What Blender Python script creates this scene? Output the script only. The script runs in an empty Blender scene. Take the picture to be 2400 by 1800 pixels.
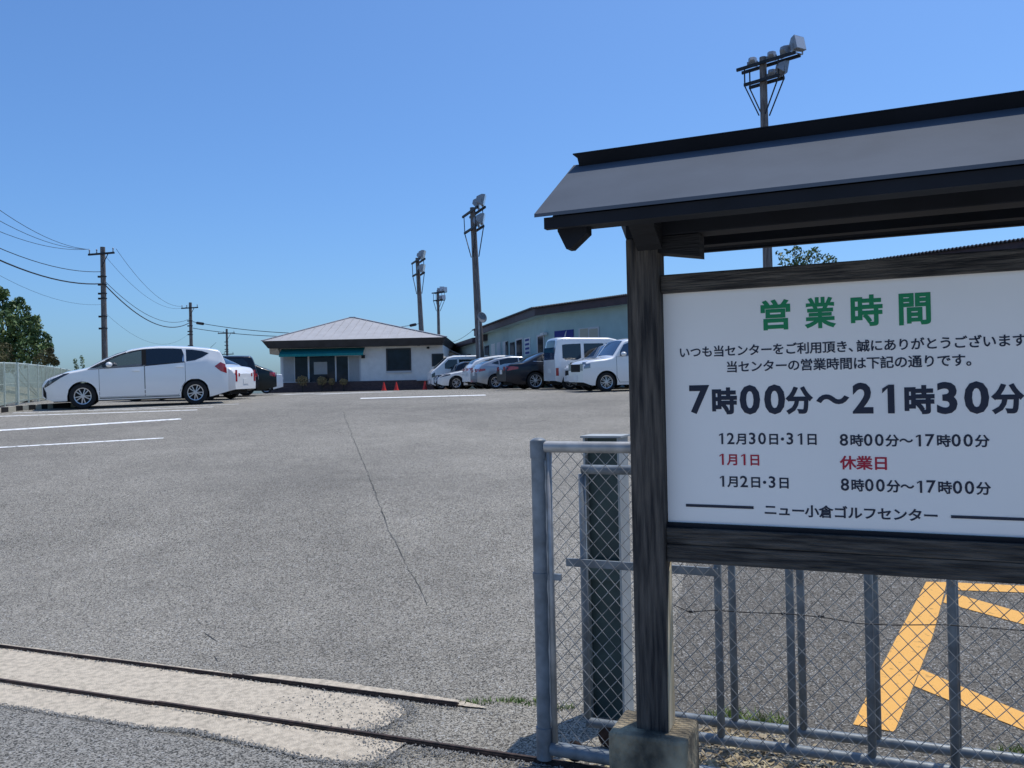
import bpy, math, random
import numpy as np
from mathutils import Vector, Matrix
random.seed(7); rng = np.random.default_rng(7)
S = bpy.context.scene
COL = S.collection
R_ = math.radians

# ------------------------------------------------------------------ camera, sky, sun, exposure
FPX, ROLL, PITCH, EYE = 1950.0, 0.022, math.atan(9 / 1950.0), 1.6
cF = np.array([0, math.cos(PITCH), math.sin(PITCH)])
_r0 = np.array([1.0, 0, 0]); _u0 = np.array([0, -math.sin(PITCH), math.cos(PITCH)])
cR = _r0 * math.cos(ROLL) - _u0 * math.sin(ROLL)
cU = _u0 * math.cos(ROLL) + _r0 * math.sin(ROLL)
CAM = np.array([0, 0, EYE])
cd = bpy.data.cameras.new('camera'); cam = bpy.data.objects.new('camera', cd); COL.objects.link(cam)
cd.sensor_width = 36; cd.sensor_fit = 'HORIZONTAL'; cd.lens = FPX / 2400 * 36; cd.clip_start = 0.05; cd.clip_end = 6000
m4 = Matrix.Identity(4)
for i in range(3):
    m4[i][0] = cR[i]; m4[i][1] = cU[i]; m4[i][2] = -cF[i]; m4[i][3] = CAM[i]
cam.matrix_world = m4
S.camera = cam

SUN_AZ, SUN_EL = R_(48), R_(69)
W = bpy.data.worlds.new('World'); S.world = W; W.use_nodes = True
wn, wl = W.node_tree.nodes, W.node_tree.links
wn.clear()
sky = wn.new('ShaderNodeTexSky'); sky.sky_type = 'NISHITA'; sky.sun_disc = False
sky.sun_elevation = SUN_EL; sky.sun_rotation = SUN_AZ
sky.altitude = 0; sky.air_density = 1.0; sky.dust_density = 1.5; sky.ozone_density = 8.0
bg = wn.new('ShaderNodeBackground'); bg.inputs['Strength'].default_value = 0.125
wo = wn.new('ShaderNodeOutputWorld')
tint = wn.new('ShaderNodeMix'); tint.data_type = 'RGBA'; tint.blend_type = 'MULTIPLY'; tint.inputs[0].default_value = 1
tint.inputs[7].default_value = (.80, 1.055, 1.275, 1)      # clear-air blue of the sky itself
wl.new(sky.outputs[0], tint.inputs[6]); wl.new(tint.outputs[2], bg.inputs[0]); wl.new(bg.outputs[0], wo.inputs[0])
sd = bpy.data.lights.new('sun', 'SUN'); sd.energy = 3.5; sd.angle = R_(0.5); sd.color = (1.0, 0.95, 0.87)
sun = bpy.data.objects.new('sun', sd); COL.objects.link(sun)
sdir = Vector((math.sin(SUN_AZ) * math.cos(SUN_EL), math.cos(SUN_AZ) * math.cos(SUN_EL), math.sin(SUN_EL)))
sun.rotation_euler = sdir.to_track_quat('Z', 'Y').to_euler()
sun.location = (20, 10, 30)
S.view_settings.view_transform = 'Standard'; S.view_settings.look = 'None'
S.view_settings.gamma = 1; S.view_settings.use_curve_mapping = False
S.view_settings.exposure = 0.0
S.cycles.max_bounces = 6

# ------------------------------------------------------------------ helpers: pixel of the 2400 px photo -> point of the place
def ray(px, py):
    return cF + cR * (px - 1200) / FPX + cU * (900 - py) / FPX
def at(px, py, Y):
    d = ray(px, py); return CAM + d * (Y / d[1])
GA = R_(23.6)
g = np.array([math.cos(GA), -math.sin(GA), 0]); n = np.array([math.sin(GA), math.cos(GA), 0])
P0 = np.array([.485, 3.1, 0])
def sp(px, py, off=0):          # (s, z) on the plane parallel to the sign, off metres towards the camera
    d = ray(px, py); P = P0 - n * off
    q = CAM + d * (np.dot(P - CAM, n) / np.dot(d, n))
    return float(np.dot(q - P0, g)), float(q[2])
def spx(s, off, z):
    p = P0 + g * s - n * off; return (p[0], p[1], z)
def plane_hit(px, py, P, nn):
    d = ray(px, py); return CAM + d * (np.dot(np.array(P) - CAM, nn) / np.dot(d, nn))

CY = [-50, 2, 3, 4, 8, 14.5, 22, 26, 32, 38, 44, 52, 75, 130, 400, 3000]
CZ = [0, 0, .05, .12, .39, .8125, 1.3, 1.43, 1.535, 1.575, 1.595, 1.60, 1.60, 1.5, 1.0, 0.0]
def fY(y):
    return sum(np.interp(y + d, CY, CZ) for d in (-.9, -.45, 0, .45, .9)) / 5
def hz(x, y):
    q = x * math.sin(GA) + y * math.cos(GA)
    t = np.clip((q - 3.86) / 4.2, 0, 1); t = t * t * (3 - 2 * t)
    base = fY(y)
    if y > 12: return float(base)
    k = np.clip((y - 8) / 4, 0, 1)
    return float(base * (t * (1 - k) + k))
def gnd(px, py):
    d = ray(px, py); a, b = 1.0, 1.0
    prev = 1.0
    for t in np.concatenate([np.arange(1.5, 20, .25), np.arange(20, 90, .5)]):
        p = CAM + d * t
        if p[2] < hz(p[0], p[1]):
            lo, hi = prev, t
            for _ in range(30):
                mid = (lo + hi) / 2; p = CAM + d * mid
                if p[2] < hz(p[0], p[1]): hi = mid
                else: lo = mid
            return CAM + d * hi
        prev = t
    return CAM + d * 60

# ------------------------------------------------------------------ helpers: objects and meshes
ROOT = {}
def props(o, label=None, cat=None, group=None, kind=None):
    if label: o['label'] = label
    if cat: o['category'] = cat
    if group: o['group'] = group
    if kind: o['kind'] = kind
    return o
def thing(name, label, cat, loc=(0, 0, 0), rotz=0.0, group=None):
    o = bpy.data.objects.new(name, None); COL.objects.link(o)
    o.empty_display_size = .2
    o.location = [float(c) for c in loc]; o.rotation_euler = (0, 0, rotz)
    ROOT[o] = (np.array(o.location), rotz)
    return props(o, label, cat, group)
class MB:
    def __init__(s): s.v, s.f, s.m = [], [], []
    def add(s, vs, fs, mi=0):
        b = len(s.v); s.v += [tuple(float(c) for c in p) for p in vs]
        for f in fs: s.f.append([b + i for i in f]); s.m.append(mi)
        return s
    def poly(s, pts, mi=0): return s.add(pts, [list(range(len(pts)))], mi)
    def box(s, x0, x1, y0, y1, z0, z1, mi=0):
        vs = [(x, y, z) for x in (x0, x1) for y in (y0, y1) for z in (z0, z1)]
        return s.add(vs, [(0, 1, 3, 2), (4, 6, 7, 5), (0, 4, 5, 1), (2, 3, 7, 6), (0, 2, 6, 4), (1, 5, 7, 3)], mi)
    def hexa(s, a, b, mi=0):       # two quads a, b (same winding)
        return s.add(list(a) + list(b), [(3, 2, 1, 0), (4, 5, 6, 7), (0, 1, 5, 4), (1, 2, 6, 5), (2, 3, 7, 6), (3, 0, 4, 7)], mi)
    def prism(s, pts, vec, mi=0):  # polygon pts swept by vec
        k = len(pts); q = [tuple(np.array(p) + np.array(vec)) for p in pts]
        fs = [list(range(k))[::-1], list(range(k, 2 * k))] + [[i, (i + 1) % k, k + (i + 1) % k, k + i] for i in range(k)]
        return s.add(list(pts) + q, fs, mi)
    def bar(s, p, q, w, h, up=(0, 0, 1), mi=0):
        p, q = np.array(p, float), np.array(q, float); d = q - p; d /= np.linalg.norm(d)
        a = np.cross(d, up)
        if np.linalg.norm(a) < 1e-4: a = np.cross(d, (1, 0, 0))
        a /= np.linalg.norm(a); b = np.cross(a, d)
        c = [(-.5, -.5), (.5, -.5), (.5, .5), (-.5, .5)]
        return s.hexa([p + a * w * i + b * h * j for i, j in c], [q + a * w * i + b * h * j for i, j in c], mi)
    def tube(s, pts, r, k=8, mi=0, caps=True):
        pts = [np.array(p, float) for p in pts]; N = len(pts)
        rs = r if hasattr(r, '__len__') else [r] * N
        vs = []; pa = None
        for i, p in enumerate(pts):
            d = pts[min(i + 1, N - 1)] - pts[max(i - 1, 0)]; d /= np.linalg.norm(d)
            if pa is None:
                a = np.cross(d, (0, 0, 1.0))
                if np.linalg.norm(a) < .05: a = np.cross(d, (0, 1.0, 0))
            else: a = pa - d * np.dot(pa, d)
            a /= np.linalg.norm(a); pa = a; b = np.cross(d, a)
            for j in range(k):
                t = 2 * math.pi * j / k; vs.append(p + rs[i] * (a * math.cos(t) + b * math.sin(t)))
        fs = [[i * k + j, i * k + (j + 1) % k, (i + 1) * k + (j + 1) % k, (i + 1) * k + j] for i in range(N - 1) for j in range(k)]
        if caps: fs += [list(range(k))[::-1], list(range((N - 1) * k, N * k))]
        return s.add(vs, fs, mi)
    def lathe(s, prof, c, axis, k=24, mi=0):   # prof: (r, h) along axis from c
        ax = np.array(axis, float); ax /= np.linalg.norm(ax)
        a = np.cross(ax, (0, 0, 1.0))
        if np.linalg.norm(a) < .05: a = np.cross(ax, (0, 1.0, 0))
        a /= np.linalg.norm(a); b = np.cross(ax, a); c = np.array(c, float)
        vs = [c + ax * h + r * (a * math.cos(2 * math.pi * j / k) + b * math.sin(2 * math.pi * j / k)) for r, h in prof for j in range(k)]
        fs = [[i * k + j, i * k + (j + 1) % k, (i + 1) * k + (j + 1) % k, (i + 1) * k + j] for i in range(len(prof) - 1) for j in range(k)]
        return s.add(vs, fs, mi)
    def ball(s, c, r, k=10, mi=0):
        c = np.array(c, float); r = np.array(r if hasattr(r, '__len__') else (r, r, r), float)
        vs = [c + r * np.array((math.sin(t) * math.cos(p), math.sin(t) * math.sin(p), math.cos(t))) for t in np.linspace(.02, math.pi - .02, k) for p in np.linspace(0, 2 * math.pi, k * 2, endpoint=False)]
        K = k * 2
        return s.add(vs, [[i * K + j, (i + 1) * K + j, (i + 1) * K + (j + 1) % K, i * K + (j + 1) % K] for i in range(k - 1) for j in range(K)], mi)
    def grid(s, P, mi=0):          # P: rows of points
        r, c = len(P), len(P[0])
        return s.add([p for row in P for p in row], [[i * c + j, i * c + j + 1, (i + 1) * c + j + 1, (i + 1) * c + j] for i in range(r - 1) for j in range(c - 1)], mi)
    def build(s, name, mats, parent=None, smooth=False, world=True, origin=None, bevel=0, solid=0, label=None):
        me = bpy.data.meshes.new(name)
        V = np.array(s.v, float).reshape(-1, 3)
        if parent is not None and world:
            r = parent
            while r.parent is not None: r = r.parent
            if r in ROOT:
                l, a = ROOT[r]; V = V - l
                if a: V = V @ np.array([[math.cos(a), -math.sin(a), 0], [math.sin(a), math.cos(a), 0], [0, 0, 1]])
        if origin is not None: V = V - np.array(origin, float)
        me.from_pydata([tuple(p) for p in V], [], s.f)
        mats = mats if isinstance(mats, (list, tuple)) else [mats]
        for m in mats: me.materials.append(m)
        me.polygons.foreach_set('material_index', s.m)
        if smooth is True: me.polygons.foreach_set('use_smooth', [True] * len(s.f))
        me.update()
        o = bpy.data.objects.new(name, me); COL.objects.link(o)
        if smooth == 'angle':
            me.polygons.foreach_set('use_smooth', [True] * len(s.f)); me.set_sharp_from_angle(angle=R_(35))
        if origin is not None: o.location = [float(c) for c in origin]
        if parent is not None: o.parent = parent
        if bevel:
            b = o.modifiers.new('edge', 'BEVEL'); b.width = bevel; b.segments = 2; b.limit_method = 'ANGLE'; b.angle_limit = R_(40)
        if solid:
            b = o.modifiers.new('thick', 'SOLIDIFY'); b.thickness = solid
        if label: o['label'] = label
        return o
def struct(mb, name, mats, **k):
    o = mb.build(name, mats, **k); o['kind'] = 'structure'; return o
def copy_thing(root, loc, rotz=None, label=None):
    r = root.copy(); COL.objects.link(r); r.location = [float(c) for c in loc]
    if rotz is not None: r.rotation_euler = (0, 0, rotz)
    if label: r['label'] = label
    for ch in list(root.children):
        c = ch.copy(); COL.objects.link(c); c.parent = r
        for gc in list(ch.children):
            d = gc.copy(); COL.objects.link(d); d.parent = c
    return r

# ------------------------------------------------------------------ materials
def mat(name, col, rough=.6, metal=0., var=0., scale=8., bump=0., bscale=40., spec=.5, coat=0., stretch=None, col2=None, detail=6, lo=.35, hi=.65, objco=True):
    m = bpy.data.materials.new(name); m.use_nodes = True
    nt = m.node_tree; N, L = nt.nodes, nt.links
    b = N['Principled BSDF']
    b.inputs['Roughness'].default_value = rough; b.inputs['Metallic'].default_value = metal
    b.inputs['Specular IOR Level'].default_value = spec; b.inputs['Coat Weight'].default_value = coat
    b.inputs['Coat Roughness'].default_value = .05
    b.inputs['Base Color'].default_value = (*col, 1)
    tc = N.new('ShaderNodeTexCoord'); mp = N.new('ShaderNodeMapping')
    L.new(tc.outputs['Object' if objco else 'Generated'], mp.inputs[0])
    if stretch: mp.inputs['Scale'].default_value = stretch
    if var or col2:
        nz = N.new('ShaderNodeTexNoise'); nz.inputs['Scale'].default_value = scale; nz.inputs['Detail'].default_value = detail
        L.new(mp.outputs[0], nz.inputs['Vector'])
        cr = N.new('ShaderNodeValToRGB'); L.new(nz.outputs[0], cr.inputs[0])
        c2 = col2 if col2 else tuple(min(1, c * (1 + var)) for c in col)
        c1 = col if col2 else tuple(c * (1 - var) for c in col)
        cr.color_ramp.elements[0].position = lo; cr.color_ramp.elements[1].position = hi
        cr.color_ramp.elements[0].color = (*c1, 1); cr.color_ramp.elements[1].color = (*c2, 1)
        L.new(cr.outputs[0], b.inputs['Base Color'])
    if bump:
        nz2 = N.new('ShaderNodeTexNoise'); nz2.inputs['Scale'].default_value = bscale; nz2.inputs['Detail'].default_value = 5
        L.new(mp.outputs[0], nz2.inputs['Vector'])
        bp = N.new('ShaderNodeBump'); bp.inputs['Strength'].default_value = bump; bp.inputs['Distance'].default_value = .02
        L.new(nz2.outputs[0], bp.inputs['Height']); L.new(bp.outputs[0], b.inputs['Normal'])
    return m

def asphalt(name, dark, light, patch=.25, speck=1.0, white=.5):
    m = bpy.data.materials.new(name); m.use_nodes = True
    nt = m.node_tree; N, L = nt.nodes, nt.links; b = N['Principled BSDF']
    b.inputs['Roughness'].default_value = .88; b.inputs['Specular IOR Level'].default_value = .35
    geo = N.new('ShaderNodeNewGeometry')
    def noise(sc, det=4, rough=.6):
        q = N.new('ShaderNodeTexNoise'); q.inputs['Scale'].default_value = sc; q.inputs['Detail'].default_value = det
        q.inputs['Roughness'].default_value = rough; L.new(geo.outputs['Position'], q.inputs['Vector']); return q
    def math_(op, a, c):
        q = N.new('ShaderNodeMath'); q.operation = op
        for i, x in enumerate((a, c)):
            if hasattr(x, 'is_linked'): L.new(x, q.inputs[i])
            else: q.inputs[i].default_value = x
        return q.outputs[0]
    n1 = noise(118, 3, .7); n2 = noise(40, 3, .6); n5 = noise(.11, 3, .5); n6 = noise(7, 4, .6); n3 = noise(.45, 5, .6); n4 = noise(2.3, 5, .6)
    vo = N.new('ShaderNodeTexVoronoi'); vo.inputs['Scale'].default_value = 150; L.new(geo.outputs['Position'], vo.inputs['Vector'])
    vs = N.new('ShaderNodeSeparateColor'); L.new(vo.outputs['Color'], vs.inputs[0])
    cr = N.new('ShaderNodeValToRGB'); cr.color_ramp.interpolation = 'LINEAR'
    e = cr.color_ramp.elements
    e[0].position = .41; e[0].color = (*[c * (1 - .55 * speck) for c in dark], 1); e[1].position = .59; e[1].color = (*light, 1)
    x = e.new(.5); x.color = (*[(a + c) / 2 for a, c in zip(dark, light)], 1)
    mix = math_('ADD', math_('MULTIPLY', n1.outputs[0], .5), math_('ADD', math_('MULTIPLY', n2.outputs[0], .25), math_('MULTIPLY', vs.outputs[0], .25)))
    L.new(mix, cr.inputs[0])
    wsp = math_('MULTIPLY', math_('GREATER_THAN', vs.outputs[1], .93), white)
    mw = N.new('ShaderNodeMix'); mw.data_type = 'RGBA'; L.new(wsp, mw.inputs[0]); L.new(cr.outputs[0], mw.inputs[6]); mw.inputs[7].default_value = (.5, .5, .48, 1)
    lg = math_('ADD', math_('ADD', math_('MULTIPLY', n3.outputs[0], .36), math_('MULTIPLY', n4.outputs[0], .22)), math_('ADD', math_('MULTIPLY', n5.outputs[0], .30), math_('MULTIPLY', n6.outputs[0], .12)))
    mr = N.new('ShaderNodeMapRange'); L.new(lg, mr.inputs[0]); mr.inputs[1].default_value = .36; mr.inputs[2].default_value = .64
    mr.inputs[3].default_value = 1 - patch; mr.inputs[4].default_value = 1 + patch
    vm = N.new('ShaderNodeVectorMath'); vm.operation = 'SCALE'; L.new(mw.outputs[2], vm.inputs[0]); L.new(mr.outputs[0], vm.inputs['Scale'])
    L.new(vm.outputs[0], b.inputs['Base Color'])
    bp = N.new('ShaderNodeBump'); bp.inputs['Strength'].default_value = .6; bp.inputs['Distance'].default_value = .006
    L.new(mix, bp.inputs['Height']); L.new(bp.outputs[0], b.inputs['Normal'])
    return m

A_LOT = asphalt('lot_asphalt', (.100, .091, .076), (.355, .325, .268), .29, 1.0, .6)
A_ROAD = asphalt('road_asphalt', (.080, .077, .067), (.325, .305, .265), .12)
A_DARK = asphalt('dark_asphalt', (.060, .053, .043), (.190, .172, .142), .12, 1.0, .6)
CONC = mat('concrete', (.34, .292, .222), .9, col2=(.62, .53, .405), scale=30, bump=.6, bscale=150, detail=16, lo=.24, hi=.60)
BOUNCE = mat('bounce_slab', (.45, .43, .39), .9, var=.1, scale=3, bump=.3, bscale=60)
LINE = mat('line_paint', (.28, .28, .27), .7, col2=(.86, .86, .83), scale=11, detail=10, bump=.3, bscale=120, lo=.34, hi=.44)
YEL = mat('yellow_paint', (.42, .22, .06), .75, col2=(.88, .455, .10), scale=26, detail=12, bump=.6, bscale=140, lo=.27, hi=.40)
CRACK = mat('crack_dark', (.02, .02, .019), .95, col2=(.13, .125, .115), scale=5, lo=.42, hi=.62)
RUST = mat('rail_rust', (.022, .014, .011), .75, col2=(.07, .04, .03), scale=30, bump=.3)
WOOD_V = mat('weathered_wood', (.018, .017, .018), .85, col2=(.12, .103, .086), scale=9, stretch=(7, 7, .45), bump=.9, bscale=22, detail=12, lo=.34, hi=.66)
WOOD_H = mat('weathered_wood_beam', (.022, .02, .019), .85, col2=(.12, .105, .088), scale=9, stretch=(.6, .6, 8), bump=.9, bscale=20, detail=12)
SUNSTRIP = mat('painted_sun_strip', (.52, .40, .24), .85, col2=(.86, .72, .48), scale=9, stretch=(4, 4, .35), bump=.5, bscale=22, detail=9)
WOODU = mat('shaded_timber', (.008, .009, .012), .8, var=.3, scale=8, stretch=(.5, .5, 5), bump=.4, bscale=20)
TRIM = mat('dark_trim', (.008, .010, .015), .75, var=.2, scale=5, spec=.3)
ROOFM = mat('roof_sheet', (.085, .103, .130), .8, var=.16, scale=1.6, bump=.06, bscale=12, spec=.15, detail=9)
BOARD = mat('board_white', (.87, .845, .80), .45, var=.02, scale=2)
GREEN = mat('green_letter', (.0, .22, .075), .5); NAVY = mat('navy_letter', (.004, .009, .03), .5); REDL = mat('red_letter', (.42, .004, .03), .5)
GALV = mat('galvanised', (.40, .40, .39), .5, metal=.35, var=.22, scale=12, bump=.06)
GALVW = mat('painted_steel', (.185, .212, .235), .45, metal=.1, var=.25, scale=14, bump=.08)
WIREM = mat('mesh_wire', (.36, .35, .33), .5, metal=.5, var=.3, scale=20)
COLG = mat('column_green', (.045, .075, .07), .55, var=.25, scale=8, bump=.05)
COLF = mat('column_flange', (.40, .42, .41), .6, var=.12, scale=10)
FOOT = mat('footing_concrete', (.075, .066, .05), .95, col2=(.50, .41, .27), scale=7, bump=1.0, bscale=45, detail=10, stretch=(1, 1, .6))
WHITE = mat('white_paint', (.86, .85, .82), .28, coat=1, spec=.5)
SILVER = mat('silver_paint', (.36, .38, .40), .3, metal=.5, coat=1)
BLACK = mat('black_paint', (.004, .007, .016), .3, coat=.35, spec=.3)
DGREEN = mat('dark_green_paint', (.005, .013, .016), .3, coat=.35, spec=.3)
GLASS = mat('car_glass', (.006, .010, .014), .04, spec=.8)
GLASST = mat('car_glass_clear', (.010, .016, .018), .04, spec=.8)
GLASST.node_tree.nodes['Principled BSDF'].inputs['Alpha'].default_value = .62
INTER = mat('car_interior', (.035, .035, .038), .8)
GLASSB = mat('car_glass_blue', (.03, .06, .12), .04, spec=.9)
RUBBER = mat('tyre_rubber', (.012, .012, .013), .85)
ALLOY = mat('alloy', (.55, .56, .58), .3, metal=.8)
UNDER = mat('underbody', (.006, .006, .007), .9)
LAMPG = mat('lamp_glass', (.25, .28, .31), .08, metal=.3, spec=.8)
LAMPD = mat('lamp_dark', (.03, .035, .045), .08, spec=.8)
TAIL = mat('tail_red', (.38, .008, .012), .15, coat=1)
PLATE = mat('plate_white', (.75, .75, .72), .5)
CHROME = mat('chrome', (.6, .61, .62), .2, metal=.9)
POLE = mat('pole_concrete', (.10, .085, .08), .85, col2=(.22, .195, .18), scale=6, stretch=(3, 3, .4), bump=.2)
STEEL = mat('dark_steel', (.022, .024, .028), .6, metal=.3, var=.3, scale=9)
LAMPH = mat('flood_housing', (.30, .31, .325), .45, metal=.4, var=.1)
DISHM = mat('dish_grey', (.16, .17, .18), .6, var=.2, scale=8)
LENS = mat('flood_lens', (.55, .57, .60), .12, spec=.8)
WIREB = mat('cable_black', (.012, .013, .016), .6)
FENCEG = mat('fence_pale_green', (.50, .56, .50), .55, var=.1)
FMESH = mat('fence_mesh', (.36, .43, .37), .6, var=.15)
ROOFC = mat('clubhouse_roof', (.385, .378, .382), .7, var=.06, scale=1.5, stretch=(1, 1, 1), bump=.1, bscale=8)
WALLC = mat('clubhouse_wall', (.80, .79, .76), .85, var=.05, scale=3, bump=.15, bscale=60)
BRICK = mat('brick_base', (.07, .045, .045), .85, col2=(.14, .085, .075), scale=6, stretch=(1, 1, 5), bump=.3)
FASC = mat('fascia_dark', (.035, .036, .042), .6, var=.2, scale=2)
SOFF = mat('soffit_cream', (.55, .50, .44), .8)
TEAL = mat('awning_teal', (.0, .20, .20), .7, var=.15, scale=12, stretch=(1, 1, .3))
FRAMEW = mat('sash_white', (.55, .56, .57), .5)
WGLASS = mat('window_glass', (.008, .016, .028), .12, spec=.25, var=.5, scale=1.5)
CURT = mat('curtain', (.34, .35, .35), .85, var=.15, scale=30, stretch=(6, 6, .2))
WALLG = mat('hall_wall', (.37, .50, .49), .8, var=.05, scale=2.0, bump=.08, bscale=50)
MAROON = mat('fascia_maroon', (.042, .022, .028), .55, var=.25, scale=3)
ROOFD = mat('dark_roof', (.035, .035, .04), .6, var=.2, scale=3)
BLUE = mat('banner_blue', (.012, .022, .20), .6)
POSTER = mat('poster_white', (.66, .66, .64), .7, var=.12, scale=10)
BLIND = mat('blind_cream', (.45, .42, .33), .8, var=.1, scale=20, stretch=(.2, .2, 6))
CONE = mat('cone_red', (.60, .03, .02), .5, var=.1)
TANB = mat('shrub_tan', (.22, .15, .06), .9, col2=(.48, .35, .17), scale=25)
TRUNK = mat('bark', (.05, .04, .03), .9, var=.3, scale=20)
KERB = mat('kerb_cream', (.50, .46, .36), .85, var=.12, scale=10); KERBD = mat('kerb_black', (.02, .018, .018), .8, var=.3)
def leafmat(name, a, b, sc):
    m = mat(name, a, .55, col2=b, scale=sc, detail=3, lo=.4, hi=.6, spec=.3); return m
LEAF1 = leafmat('leaf_dark', (.038, .08, .026), (.17, .235, .08), 1.6)
LEAF2 = leafmat('leaf_olive', (.07, .065, .025), (.15, .14, .06), 2.2)
LEAF3 = leafmat('leaf_mid', (.05, .09, .03), (.17, .23, .08), 2.0)
GRASSM = leafmat('grass_green', (.11, .19, .04), (.30, .38, .11), 6)
DRY = leafmat('dry_leaf', (.24, .18, .10), (.50, .42, .26), 8)
BANKM = mat('bank_grass', (.20, .21, .12), .95, col2=(.42, .37, .26), scale=1.2, bump=.8, bscale=14, detail=10)

# ------------------------------------------------------------------ ground, road, apron, markings
xs = np.concatenate([[-1500, -600, -250, -120, -70], np.arange(-45, -9, 1.0), np.arange(-9, 6, .3), np.arange(6, 40, 1.0), [50, 80, 150, 300, 700, 1500]])
ys = np.concatenate([[-60, -20, -8, -3], np.arange(0, 9, .25), np.arange(9, 60, .8), [62, 68, 75, 85, 100, 130, 200, 400, 900, 2500]])
mb = MB(); mb.grid([[(x, y, hz(x, y)) for x in xs] for y in ys])
struct(mb, 'ground', A_LOT, smooth=True)
def strip(mb, A, B, dz, nu=None, mi=0, wob=0):   # sheet between polylines A and B (xy) lying on the ground
    A = [np.array(a[:2], float) for a in A]; B = [np.array(b[:2], float) for b in B]
    def res(P, k):
        d = np.concatenate([[0], np.cumsum([np.linalg.norm(P[i + 1] - P[i]) for i in range(len(P) - 1)])]); t = np.linspace(0, d[-1], k)
        return np.stack([np.interp(t, d, [p[0] for p in P]), np.interp(t, d, [p[1] for p in P])], 1)
    if nu is None: nu = max(2, int(np.linalg.norm(A[-1] - A[0]) / .2) + 2)
    a, b = res(A, nu), res(B, nu)
    if wob:
        a = a + (np.array([[math.sin(i * .31) + math.sin(i * .173 + 1), 0] for i in range(nu)])[:, ::-1] + rng.normal(0, .9, (nu, 2)) * (0, 1)) * wob
        b = b + (np.array([[math.sin(i * .37 + 2) + math.sin(i * .157), 0] for i in range(nu)])[:, ::-1] + rng.normal(0, .9, (nu, 2)) * (0, 1)) * wob
    nv = max(2, int(np.linalg.norm(a[0] - b[0]) / .25) + 2)
    mb.grid([[(*(a[i] * (1 - t) + b[i] * t), hz(*(a[i] * (1 - t) + b[i] * t)) + dz) for t in np.linspace(0, 1, nv)] for i in range(nu)], mi)
    return mb
G0 = lambda px, py: gnd(px, py)[:2]
def qs(s, q):                       # along / across the gate line
    p = P0 + g * s + n * q; return p[:2]
def ra(s, q):                       # along / across the gate rails, which run a little askew of the gate
    return qs(s, q + .042 * (s + .551))
# road in front of the gate, concrete apron with the two gate rails
mb = MB(); strip(mb, [ra(-30, -.02), ra(-3.0, -.02), ra(9, -.06)], [qs(-40, -9), qs(-3, -9), qs(9, -9)], .004, nu=60)
struct(mb, 'road', A_ROAD)
def sq(px, py):
    p = gnd(px, py); d = p - P0; s_ = float(np.dot(d, g)); return s_, float(np.dot(d, n)) - .042 * (s_ + .551)
z4 = lambda x, y: sq(x / 1.7556, 1450 + y / 1.7556)
near_edge = [z4(*p) for p in [(0, 362), (150, 385), (300, 410), (450, 428), (560, 452), (700, 462), (800, 468), (930, 500), (1060, 532), (1200, 566), (1330, 592), (1440, 604), (1530, 602), (1590, 584), (1618, 556)]]
mbp = MB(); strip(mbp, [qs(-40, -.85), qs(-3, -.85), qs(9, -.85)], [qs(-40, -8.5), qs(-3, -8.5), qs(9, -8.5)], .010, nu=60)
struct(mbp, 'bounce_paving', BOUNCE)  # unseen pale sheet added behind the camera to bounce light onto the sign
def apron(A, B):
    mb = MB(); strip(mb, [ra(*p) for p in A], [ra(*p) for p in B], .008, nu=560, wob=.003); struct(mb, 'concrete_apron', CONC)
RQ1, RQ2 = .2435, .705
apron([(-7.5, near_edge[0][1])] + near_edge, [(p[0], RQ1 - .008) for p in [(-7.5, 0)] + near_edge])
endl = z4(1655, 405)[0]; qm = (RQ1 + RQ2) / 2 - .01
cap = [(endl - .17 + .17 * math.sin(t), (RQ2 - RQ1 - .05) / 2 * math.cos(t)) for t in np.linspace(0, math.pi / 2, 10)]
apron([(-7.5, RQ2 - .02), (endl - .9, RQ2 - .02)] + [(a, qm + b) for a, b in cap], [(-7.5, RQ1 + .018), (endl - .9, RQ1 + .018)] + [(a, qm - b) for a, b in cap])
e1, e2 = z4(1050, 238)[0], z4(2040, 340)[0]
apron([(-7.5, RQ2 + .045), (e1 - .02, RQ2 + .05), (e1 + .02, RQ2 + .10), (e1 + .5, RQ2 + .12), (e2 - .2, RQ2 + .08), (e2, RQ2 + .03)], [(-7.5, RQ2 + .012), (e1 - .02, RQ2 + .012), (e1 + .02, RQ2 + .012), (e1 + .5, RQ2 + .012), (e2 - .2, RQ2 + .012), (e2, RQ2 + .02)])
# gate rails: steel angle sunk in the concrete, with a joint
def gate_rail(q, s0, s1, joint, label, w=.035):
    m_ = MB()
    for a, b, dq in ((s0, joint, 0), (joint + .004, s1, .012)):
        k = max(2, int((b - a) / .4))
        for i in range(k):
            u0, u1 = a + (b - a) * i / k, a + (b - a) * (i + 1) / k
            for (qa, qb, za, zb) in ((q - w / 2, q + w / 2, -.02, .016), (q - w / 2 + .004, q - w / 2 + .012, .016, .024)):
                c = [(qa + dq, za), (qb + dq, za), (qb + dq, zb), (qa + dq, zb)]
                A_ = [(*ra(u0, y), hz(*ra(u0, y)) + z) for y, z in c]; B_ = [(*ra(u1, y), hz(*ra(u1, y)) + z) for y, z in c]
                m_.hexa(A_, B_)
    o = m_.build('gate_rail', RUST, origin=(*ra(s1, q), 0))
    return props(o, label, 'gate rail', 'steel gate rails')
gate_rail(RQ1, -14, 3.2, z4(650, 350)[0], 'thick rusty steel rail under the gate, closer to the road')
gate_rail(RQ2, -14, z4(1880, 365)[0], z4(950, 245)[0], 'thin dark steel rail behind the concrete strip, fading into the asphalt', .026)
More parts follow.
